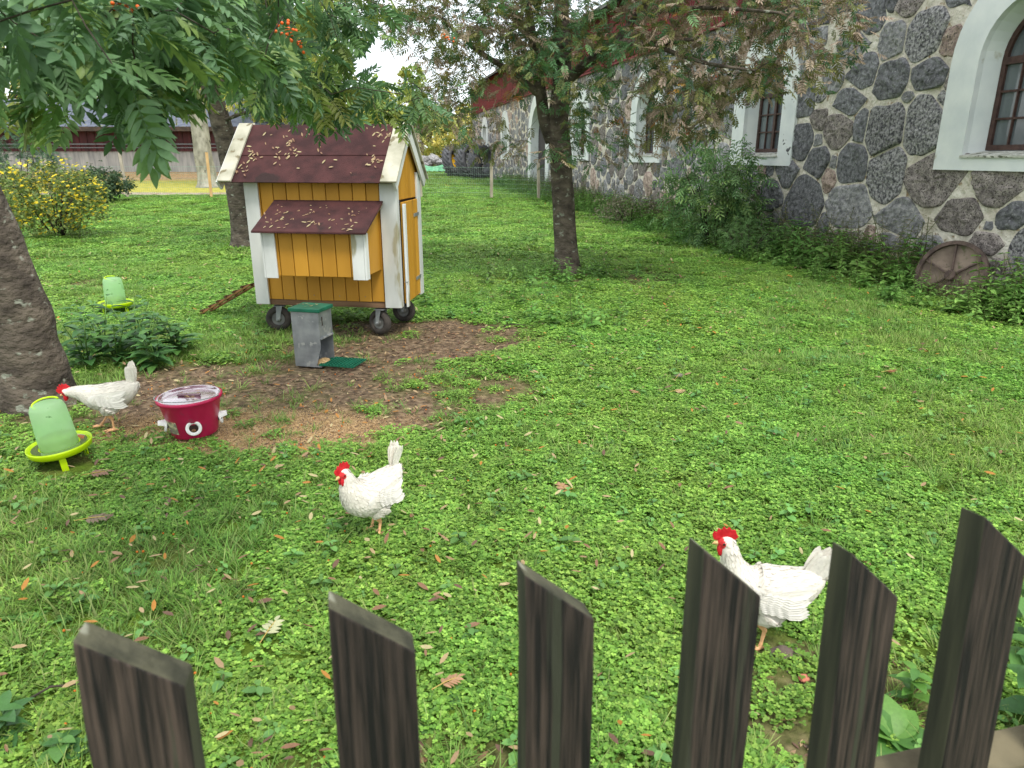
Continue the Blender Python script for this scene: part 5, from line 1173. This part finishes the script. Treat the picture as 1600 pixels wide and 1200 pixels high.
def disc(): 
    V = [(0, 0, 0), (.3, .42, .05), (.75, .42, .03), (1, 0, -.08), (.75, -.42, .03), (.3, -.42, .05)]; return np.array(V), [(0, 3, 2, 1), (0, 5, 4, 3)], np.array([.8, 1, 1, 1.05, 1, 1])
CL = [(.18, .36, .055), (.235, .43, .07), (.29, .48, .085), (.13, .28, .045)]
def clover(seed, rad, n, leaf, h):
    g = np.random.default_rng(seed); it = []
    for i in range(n):
        a = g.uniform(0, 6.28); r = rad*math.sqrt(g.random()); z = h*(1-(r/rad)**2*.6)*g.uniform(.45, 1); c = np.array(CL[g.integers(4)])*g.uniform(.75, 1.3); p = np.array((r*math.cos(a), r*math.sin(a), z)); a0 = g.uniform(0, 6.28)
        for k in range(3): b = a0+k*2.09; it.append((p, (math.cos(b), math.sin(b), g.normal(.1, .25)), (g.normal(0, .25), g.normal(0, .25), 1), leaf*g.uniform(.75, 1.25), c))
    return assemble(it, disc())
def tuft(seed, rad, n, ln, wd=.035, cols=None):
    g = np.random.default_rng(seed); it = []; cols = cols or [(.13, .28, .05), (.175, .35, .06), (.22, .37, .07), (.26, .34, .10)]
    V, Fq, K = [], [], []
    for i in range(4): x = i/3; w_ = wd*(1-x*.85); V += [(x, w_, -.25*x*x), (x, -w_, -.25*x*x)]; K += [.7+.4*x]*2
    Fq = [(0, 1, 3, 2), (2, 3, 5, 4), (4, 5, 7, 6)]
    for i in range(n):
        a = g.uniform(0, 6.28); r = rad*math.sqrt(g.random()); d = np.array((math.cos(a+g.normal(0, .8))*.55, math.sin(a+g.normal(0, .8))*.55, g.uniform(.35, 1.1)))
        it.append(((r*math.cos(a), r*math.sin(a), 0), d, (-d[0], -d[1], .8), ln*g.uniform(.5, 1.2), np.array(cols[g.integers(len(cols))])*g.uniform(.8, 1.2)))
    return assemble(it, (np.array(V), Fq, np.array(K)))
def rosette(seed, n, ln):
    g = np.random.default_rng(seed); it = []
    for i in range(n): a = i*2.4+g.normal(0, .2); it.append(((0, 0, .005), (math.cos(a), math.sin(a), g.uniform(.15, .8)), (0, 0, 1), ln*g.uniform(.6, 1.1), np.array((.14, .32, .08))*g.uniform(.8, 1.25)))
    return assemble(it, simple_leaf(.2, 2, .45))
def weed(seed, h, n, ln, cols, pairs=True, wd=.2, droop=.35):
    g = np.random.default_rng(seed); it = []; bend = g.normal(0, .12, 2)
    for i in range(n):
        z = h*(i+1)/n; p = np.array((bend[0]*z*z/h, bend[1]*z*z/h, z)); a = i*1.57+g.normal(0, .25); s = ln*(1.1-.65*i/n)
        for q in (0, math.pi): it.append((p, (math.cos(a+q), math.sin(a+q), g.uniform(-.1, .6)), (0, 0, 1), s*g.uniform(.8, 1.15), np.array(cols[g.integers(len(cols))])*g.uniform(.8, 1.2)))
    V, Fq, C = assemble(it, simple_leaf(wd, 1, droop)); m = len(V); zz = np.linspace(0, h, 5); S = []
    for z in zz: S += [(bend[0]*z*z/h-.003, bend[1]*z*z/h, z), (bend[0]*z*z/h+.003, bend[1]*z*z/h, z)]
    V = np.vstack([V, S]); C = np.vstack([C, np.tile((.12, .13, .05), (10, 1))]); Fq += [[m+2*i, m+2*i+1, m+2*i+3, m+2*i+2] for i in range(4)]
    return V, Fq, C
def P_(nm, r): return proto(nm, r[0], r[1], r[2], M_cov)

# places that must stay clear of clumps: solid feet of things
CLEAR = [(-2.40, 3.50, .17), (-1.86, 4.1, .16), (-3.22, 4.62, .24), (-1.6, 5.5, .2), (.83, 10.2, .2), (-5, 13.2, .22)]
def band(y0, y1, dens, seed, margin=1.12):
    g = np.random.default_rng(seed); hw = lambda y: (800/F)*(y*cP+H*sP)*margin+.25; N = int(dens*(y1-y0)*2*hw(y1)); x = g.uniform(-hw(y1), hw(y1), N); y = g.uniform(y0, y1, N)
    k = (np.abs(x) < hw(y)) & (((x-WO[0])*WN[0]+(y-WO[1])*WN[1]) > .02); x, y = x[k], y[k]
    for cx, cy, r in CLEAR: k = np.hypot(x-cx, y-cy) > r; x, y = x[k], y[k]
    return x, y, g
def place(name, meshes, x, y, g, smin, smax, tilt=.12):
    n = len(x); z = hgt(x, y)-.012*dirt(x, y)-.004; scatter(name, meshes, np.stack([x, y, z], 1), np.stack([g.normal(0, tilt, n), g.normal(0, tilt, n), g.uniform(0, 6.28, n)], 1), g.uniform(smin, smax, n), g.integers(0, len(meshes), n))
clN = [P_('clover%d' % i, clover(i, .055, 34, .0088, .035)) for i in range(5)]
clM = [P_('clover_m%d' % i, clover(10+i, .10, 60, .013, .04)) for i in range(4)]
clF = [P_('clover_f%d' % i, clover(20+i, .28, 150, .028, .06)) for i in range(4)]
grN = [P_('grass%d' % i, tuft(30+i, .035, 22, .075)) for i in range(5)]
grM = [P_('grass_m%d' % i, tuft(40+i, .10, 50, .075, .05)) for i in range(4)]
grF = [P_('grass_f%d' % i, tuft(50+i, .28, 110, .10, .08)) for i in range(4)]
roN = [P_('rosette%d' % i, rosette(60+i, 7, .06)) for i in range(4)]+[P_('seedling%d' % i, weed(120+i, .06, 3, .045, [(.16, .34, .09), (.12, .27, .08)], wd=.36)) for i in range(4)]
def grassy(x, y): return fbm(x*.8+3, y*.8, 71)      # low: clover, high: grass
def cover():
    x, y, g = band(1.2, 5.2, 560, 1); keep = (g.random(len(x)) > dirt(x, y)*1.12+.02); x, y = x[keep], y[keep]; gr = grassy(x, y)+(-.10+.16*(x < -1.0)); isg = gr+g.normal(0, .10, len(x)) > .55
    place('clover_near', clN, x[~isg], y[~isg], g, .75, 1.35); place('grass_near', grN, x[isg], y[isg], g, .6, 1.25)
    x, y, g = band(1.2, 6.5, 130, 2); keep = g.random(len(x)) > dirt(x, y)*.93; x, y = x[keep], y[keep]; place('grass_mixed', grN, x, y, g, .45, 1.1)
    x, y, g = band(5.2, 11.5, 230, 3); keep = (g.random(len(x)) > dirt(x, y)*1.1+.02); x, y = x[keep], y[keep]; isg = grassy(x, y)+g.normal(0, .12, len(x)) > .57
    place('clover_middle', clM, x[~isg], y[~isg], g, .75, 1.3, .08); place('grass_middle', grM, x[isg], y[isg], g, .6, 1.15, .08)
    x, y, g = band(11.5, 34, 20, 4, 1.05); k = dirt(x, y) < .6+.4*g.random(len(x)); k &= ~((y > 27.2) & (x < -1-.12*y)); x, y = x[k], y[k]; isg = g.random(len(x)) > .5
    place('clover_far', clF, x[~isg], y[~isg], g, .8, 1.3, .05); place('grass_far', grF, x[isg], y[isg], g, .6, 1.1, .05)
    x, y, g = band(34, 60, 5, 5, 1.05); k = (x > -5.5); x, y = x[k], y[k]; place('grass_distant', grF, x, y, g, .9, 1.6, .05)
    x, y, g = band(1.3, 10, 34, 6); k = dirt(x, y) < .5; x, y = x[k], y[k]; place('broad_leaf_weeds', roN, x, y, g, .5, 1.2)
cover()

# leaf litter, twigs and grain (uncountable)
def litter():
    rgc = [(.34, .22, .12), (.42, .30, .16), (.26, .14, .08), (.5, .42, .22), (.45, .2, .04), (.16, .09, .06)]
    ms = [proto('litter%d' % i, *assemble([((0, 0, .004), (1, 0, .1), (0, 0, 1), 1, np.array(c))], simple_leaf(.17, 1, -.12+.1*(i % 3))), M_leaf) for i, c in enumerate(rgc)]
    x, y, g = band(1.3, 9, 120, 11); d = dirt(x, y); k = g.random(len(x)) < (.2+.7*d+.5*np.clip((.8-x)/2, 0, 1)*(y < 4.8)); x, y, d = x[k], y[k], d[k]; n = len(x); z = hgt(x, y)+np.where(d > .5, -.002, .036+.022*g.random(n))
    scatter('leaf_litter', ms, np.stack([x, y, z], 1), np.stack([g.normal(0, .25, n), g.normal(0, .25, n), g.uniform(0, 6.28, n)], 1), g.uniform(.026, .060, n), g.integers(0, 6, n))
    x, y, g = band(1.2, 8.2, 330, 12); d = dirt(x, y); k = (d > .25) & (g.random(len(x)) > .8*grain(x, y)); x, y = x[k], y[k]; n = len(x)
    scatter('soil_litter', ms, np.stack([x, y, hgt(x, y)-.008], 1), np.stack([g.normal(0, .3, n), g.normal(0, .3, n), g.uniform(0, 6.28, n)], 1), g.uniform(.012, .04, n), g.choice([0, 2, 5, 5, 1], n))
    x, y, g = band(9, 26, 9, 13); n = len(x); scatter('far_litter', ms, np.stack([x, y, hgt(x, y)+.04], 1), np.stack([g.normal(0, .25, n), g.normal(0, .25, n), g.uniform(0, 6.28, n)], 1), g.uniform(.04, .09, n), g.integers(0, 6, n))
    # chips and stones
    gm = []
    for i, c in enumerate([(.50, .34, .17), (.62, .44, .24), (.34, .22, .12), (.12, .09, .07)]):
        b = MB().blob((0, 0, 0), (1, .6, .45), 6, 4); gm.append(proto('grain%d' % i, b.v[0], b.f, np.tile(c, (len(b.v[0]), 1)), M_leaf))
    g = np.random.default_rng(14); x = g.uniform(-2.9, -.6, 60000); y = g.uniform(3.3, 4.7, 60000); k = g.random(60000) < grain(x, y)*.75; x, y = x[k], y[k]; n = len(x)
    scatter('spilled_grain', gm, np.stack([x, y, hgt(x, y)-.008], 1), np.stack([g.normal(0, .5, n), g.normal(0, .5, n), g.uniform(0, 6.28, n)], 1), g.uniform(.0025, .0055, n), g.choice([0, 0, 1, 1, 2, 3], n))
    x, y, g = band(1.2, 8, 260, 15); k = g.random(len(x)) < dirt(x, y)*.8; x, y = x[k], y[k]; n = len(x)
    scatter('soil_crumbs', gm, np.stack([x, y, hgt(x, y)-.01], 1), np.stack([g.normal(0, .5, n), g.normal(0, .5, n), g.uniform(0, 6.28, n)], 1), g.uniform(.003, .010, n), g.choice([3, 3, 2], n))
    # rowan berries fallen
    bb = MB().blob((0, 0, 0), (1, 1, 1), 8, 5); bp = [proto('berry', bb.v[0], bb.f, np.tile((.62, .18, .02), (len(bb.v[0]), 1)), M_leaf)]
    x, y, g = band(1.3, 6, 16, 16); k = (x < .3); x, y = x[k], y[k]; n = len(x); scatter('fallen_berries', bp, np.stack([x, y, hgt(x, y)+.02], 1), np.zeros((n, 3)), g.uniform(.004, .0055, n), np.zeros(n, int))
    # leaves on the coop roofs
    g = np.random.default_rng(17); P, Rt = [], []
    my, zr, pit = .36, 1.86, .98
    cl = [(.35, .2), (.4, .27), (1.2, .12), (1.2, .33), (.02, .30), (.02, .42)]
    for i in range(120):
        if i < 95: cx, cd = cl[i % 6]; xx, dd = cx+g.normal(0, .045), abs(cd+g.normal(0, .035))
        else: xx, dd = g.uniform(-.03, 1.28), g.uniform(.05, .45)
        if dd > .46: continue
        P.append(coop_w(xx, my-dd, zr-pit*dd+.022)); Rt.append((math.atan(pit), 0, COOP_YAW))
    for i in range(70):
        xx = g.uniform(.32, 1.22) if i > 35 else [.42, .72, 1.08][i % 3]+g.normal(0, .05); q = g.uniform(0.06, .46); P.append(coop_w(xx, -.04-q, 1.215-q*.447)); Rt.append((math.atan(.43), 0, COOP_YAW))
    mats_ = [proto('roof_leaf%d' % i, *assemble([((0, 0, .003), (math.cos(a), math.sin(a), .05), (0, 0, 1), 1, np.array(c))], simple_leaf(.17, 1, -.1)), M_leaf) for i, (a, c) in enumerate([(0, rgc[1]), (1, rgc[3]), (2, rgc[0]), (3.2, rgc[3]), (4.3, rgc[1]), (5.4, rgc[2])])]
    n = len(P); scatter('roof_leaves', mats_, np.array(P), np.array(Rt), g.uniform(.025, .05, n), g.integers(0, 6, n))
    P = [tuple(Vector((-1.72, 5.43, .476))+Vector((g.uniform(.0, .2), g.uniform(0, .16), 0))) for i in range(16)]; scatter('lid_leaves', mats_, np.array(P), np.zeros((16, 3)), g.uniform(.02, .035, 16), g.integers(0, 6, 16))
litter()

# weeds along the foot of the stone wall
def wall_weeds():
    WG = [(.14, .30, .06), (.19, .36, .08), (.11, .24, .05)]; WB = [(.17, .19, .08), (.14, .19, .06), (.2, .16, .09)]
    ms = [P_('nettle%d' % i, weed(80+i, .42, 8, .11, WG)) for i in range(4)]+[P_('stalk%d' % i, weed(90+i, .62, 12, .06, WB, wd=.14)) for i in range(3)]+[P_('bramble%d' % i, weed(100+i, .24, 5, .13, WG, wd=.3)) for i in range(3)]
    g = np.random.default_rng(21); N = 3400; s = -2.0+30*g.random(N)**1.35; d = .05+g.random(N)**1.6*1.15; wob = .75+.5*vnoise(s*1.3, s*0, 6); d *= wob
    p = WO[None]+np.outer(s, WD)+np.outer(d, WN); x, y = p[:, 0], p[:, 1]; idx = np.where(d < .45, g.integers(0, 7, N), np.where(g.random(N) < .5, g.integers(7, 10, N), g.integers(0, 4, N)))
    sc = g.uniform(.6, 1.5, N)*np.where(d > .8, .6, 1)
    near_wheel = np.abs(s+.55) < .6; sc = np.where(near_wheel & (d < 1.2), sc*.5, sc)
    scatter('wall_weeds', ms, np.stack([x, y, hgt(x, y)-.01], 1), np.stack([g.normal(0, .16, N), g.normal(0, .16, N), g.uniform(0, 6.28, N)], 1), sc, idx)
    # tall dry grass
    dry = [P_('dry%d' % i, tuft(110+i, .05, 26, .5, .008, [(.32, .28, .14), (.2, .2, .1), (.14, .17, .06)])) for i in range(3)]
    N = 420; s = -1.5+24*g.random(N); d = .1+g.random(N)*.6; p = WO[None]+np.outer(s, WD)+np.outer(d, WN); scatter('dry_grass', dry, np.stack([p[:, 0], p[:, 1], hgt(p[:, 0], p[:, 1])], 1), np.stack([g.normal(0, .1, N), g.normal(0, .1, N), g.uniform(0, 6.28, N)], 1), g.uniform(.5, 1.15, N), g.integers(0, 3, N))
    # nettles round the middle tree, coop, and left trunk
    L = []
    for (u, v, r, n) in ((800, 437, .35, 26), (905, 432, .4, 26), (855, 440, .6, 26), (840, 380, .4, 10), (850, 505, .2, 7), (905, 510, .22, 9), (960, 505, .2, 7), (820, 480, .3, 5), (560, 300, 2.5, 10), (700, 470, .5, 10), (75, 385, .8, 20)):
        q = G(u, v)
        for k in range(n): L.append((q[0]+g.normal(0, r), q[1]+g.normal(0, r*.6)))
    L = np.array(L); N = len(L); scatter('low_nettles', ms[:4]+ms[7:], np.stack([L[:, 0], L[:, 1], hgt(L[:, 0], L[:, 1])], 1), np.stack([g.normal(0, .15, N), g.normal(0, .15, N), g.uniform(0, 6.28, N)], 1), g.uniform(.4, .85, N), g.integers(0, 7, N))
wall_weeds()

# ------------------------------------------------------------------ single plants, each leaf a part
def leafy(name, label, p, n, size, h, cols, seed, wd=.26, stemmy=True, lean=(0, 0), group=None):
    g = np.random.default_rng(seed); t = thing(name, label, 'plant', (p[0], p[1], float(hgt(p[0], p[1]))), group=group)
    V, Fq, K = simple_leaf(wd, 2, .35); ms = []
    for c in cols: me = bpy.data.meshes.new('leaf'); fill(me, V, np.array([a for f in Fq for a in f]), np.array([len(f) for f in Fq]), np.outer(K, np.array(c)), True); me.materials.append(M_leaf); ms.append(me)
    mb = MB()
    k = max(1, n//8)
    for s in range(k):
        a0 = g.uniform(0, 6.28); top = np.array((lean[0]+math.cos(a0)*h*.4*(k > 1), lean[1]+math.sin(a0)*h*.3*(k > 1), h*g.uniform(.8, 1.1)))
        if stemmy: mb.tube([(0, 0, -.02), tuple(top*.5+np.array((0, 0, .03))), tuple(top)], (.006, .005, .003), 6)
        for i in range(n//k):
            u = (i+1)/(n//k) if stemmy else .05; q = top*u; a = i*2.4+a0; d = np.array((math.cos(a), math.sin(a), g.uniform(.1, .7) if stemmy else g.uniform(.3, 1.2)))
            o = bpy.data.objects.new('leaf', ms[g.integers(len(ms))]); M_ = Matrix(frames(np.array([d]), np.array([(0, 0, 1.)]))[0].tolist()).to_4x4() @ Matrix.Scale(size*g.uniform(.65, 1.15)*(1.15-.5*u if stemmy else 1), 4); M_.translation = Vector(q); o.matrix_local = M_; link(o, t)
    if stemmy: mb.build('stem', pm('green_stem', lin(96, 128, 60), rough=.6, bump=0), t, True)
PG = [(.07, .18, .045), (.10, .23, .05), (.055, .15, .04)]; BG = [(.10, .24, .04), (.13, .28, .05), (.08, .2, .04)]
q = G(140, 585); 
for i, (dx, dy, n, h, lb) in enumerate(((-.12, .2, 26, .34, 'dark green broad lance leaved plant between the left trunk and the drinking hen'), (.22, .45, 26, .32, 'dark green lance leaved plant right of the left trunk, behind the hen tail'), (-.3, .75, 20, .36, 'taller dark green lance leaved plant tucked directly behind the left trunk'), (.42, .2, 16, .2, 'low dark green leafy plant, nearest the bucket of the clump by the left trunk'), (.05, .32, 30, .30, 'dense dark green lance leaved plant in the middle of the clump by the left trunk'), (-.02, .75, 26, .36, 'dark green lance leaved plant at the back of the clump by the left trunk'), (.4, .62, 22, .26, 'spreading lance leaved plant at the right back of the clump'))):
    leafy('leafy_plant', lb, (q[0]+dx, q[1]+dy), n+16, .21, h*1.15, PG, 200+i, wd=.2, group='lance leaved plants by the left trunk')
q = G(1402, 1135, .05); leafy('burdock_plant', 'low plant with large holed green leaves between the two rightmost pickets', (q[0], q[1]), 8, .13, .05, BG, 210, wd=.36, stemmy=False)
q = G(1425, 1075, .05); leafy('young_nettle', 'small bright nettle standing between the two rightmost pickets', (q[0], q[1]), 12, .075, .13, BG, 211, wd=.26)
q = G(1600, 1150, .0); leafy('nettle_plant', 'tall nettle with big toothed green leaves at the right edge behind the fence', (q[0]+.12, q[1]+.02), 26, .14, .42, PG+BG[:1], 212, wd=.3)
q = G(1640, 1060, .0); leafy('nettle_plant', 'farther tall nettle at the very right edge of the lawn', (q[0], q[1]+.1), 20, .12, .34, PG+BG[:1], 213, wd=.3)
q = G(10, 1150, .0); leafy('leafy_plant', 'dark leafy plant in the bottom left corner beside the first picket', (q[0], q[1]), 14, .10, .10, PG, 214, wd=.26)
q = G(100, 1178, .0); leafy('leafy_plant', 'low dark leaves at the bottom left under the first picket', (q[0], q[1]), 9, .09, .06, PG, 215, wd=.3)
q = G(1150, 765, .0); leafy('dandelion_plant', 'small pale green dandelion rosette in the lawn behind the right hen', (q[0], q[1]), 8, .075, .02, BG, 216, wd=.16, stemmy=False)
q = G(1395, 690, .0); leafy('dandelion_plant', 'loose grassy rosette in the lawn below the iron wheel', (q[0], q[1]), 9, .09, .02, BG, 217, wd=.1, stemmy=False)

# ------------------------------------------------------------------ single fallen leaves, stone and brick
def fallen(u, v, size, ang, col, label, pairs=5):
    q = G(u, v); rr = random.Random(int(u)); t = thing('fallen_leaf', label, 'leaf', (q[0], q[1], float(hgt(q[0], q[1]))+.040), (rr.uniform(-.1, .1), rr.uniform(-.1, .1), ang), group='fallen compound leaves on the lawn')
    me = bpy.data.meshes.new('leaflet'); V, Fq, K = simple_leaf(.19, 2, .15); fill(me, V, np.array([a for f in Fq for a in f]), np.array([len(f) for f in Fq]), np.outer(K, np.array(col)), True); me.materials.append(M_leaf)
    for i in range(pairs):
        for sg in (1, -1):
            o = bpy.data.objects.new('leaflet', me); o.location = (size*(.4+.5*i/pairs), 0, 0); o.rotation_euler = (rr.uniform(-.3, .3), rr.uniform(-.15, .1), sg*(1.1-.08*i)); o.scale = (size*.32,)*3; link(o, t)
    o = bpy.data.objects.new('leaflet', me); o.location = (size*.9, 0, 0); o.scale = (size*.32,)*3; link(o, t)
    MB().tube([(0, 0, 0), (size*.5, 0, .004), (size*.92, 0, 0)], .0016, 5).build('stalk', pm('leaf_stalk', lin(176, 150, 80), bump=0), t)
PALE = (.50, .50, .30); BRN = (.26, .15, .10); TAN = (.45, .26, .15)
fallen(408, 1020, .13, 1.45, PALE, 'large pale green yellow compound leaf lying between first and second picket', 4)
fallen(128, 752, .13, .3, BRN, 'brown withered compound leaf just in front of the near drinker')
fallen(890, 782, .11, 2.0, TAN, 'tan compound leaf lying above the third and fourth pickets')
fallen(118, 825, .14, .2, (.2, .15, .10), 'dull brown compound leaf on the lawn above the first picket')
fallen(1000, 625, .12, 1.9, TAN, 'tan compound leaf in the middle of the lawn right of the bare patch')
fallen(1045, 620, .12, .4, (.5, .34, .2), 'pale tan compound leaf, right one of the pair in the middle lawn')
fallen(1055, 600, .13, 1.1, (.24, .20, .18), 'grey dried compound leaf just above the pair in the middle lawn')
fallen(1375, 590, .12, .2, (.34, .12, .08), 'reddish compound leaf far right on the lawn below the elder bush')
fallen(675, 1095, .10, .6, TAN, 'tan dry leaf just right of the second picket')
def rock(u, v, sz, mat, name, label, cat, ang=0, box=False):
    q = G(u, v); t = MB()
    if box: t.box(-sz[0], sz[0], -sz[1], sz[1], 0, sz[2])
    else:
        t.blob((0, 0, sz[2]*.3), sz, 14, 8); V = t.v[0]; V += (np.stack([vnoise(V[:, 0]*40, V[:, 1]*40, 3), vnoise(V[:, 0]*40, V[:, 2]*40, 4), vnoise(V[:, 2]*40, V[:, 1]*40, 5)], 1)-.5)*sz[2]*.8
    o = t.build(name, mat, None, not box, bevel=.006 if box else 0, loc=(q[0], q[1], float(hgt(q[0], q[1]))-.004)); o.rotation_euler = (.1, .05, ang); tag(o, label, cat)
rock(1225, 1022, (.062, .03, .016), pm('slate_piece', lin(84, 74, 66), lin(116, 102, 92), scale=20, rough=.9, bump=.8), 'flat_stone', 'flat grey brown stone on bare soil beside the right hen feet', 'stone', .1)
rock(1255, 1062, (.022, .016, .010), pm('brick_piece', lin(176, 104, 84), lin(200, 130, 106), scale=30, rough=.9, bump=.6), 'brick_fragment', 'small reddish brick fragment on the soil below the flat stone', 'brick', .4)
def stick(u, v, L, ang, label):
    q = G(u, v); o = MB().tube([(0, 0, .02), (L*.4, .01, .045), (L, -.02, .03)], (.004, .0035, .002), 6).build('stick', M_barkd, None, True, loc=(q[0], q[1], float(hgt(q[0], q[1])))); o.rotation_euler = (0, 0, ang); tag(o, label, 'stick')
stick(780, 515, .35, .1, 'thin dark stick on the bare soil right of the coop wheels')
stick(30, 1110, .22, .5, 'short twig on the ground left of the first picket')
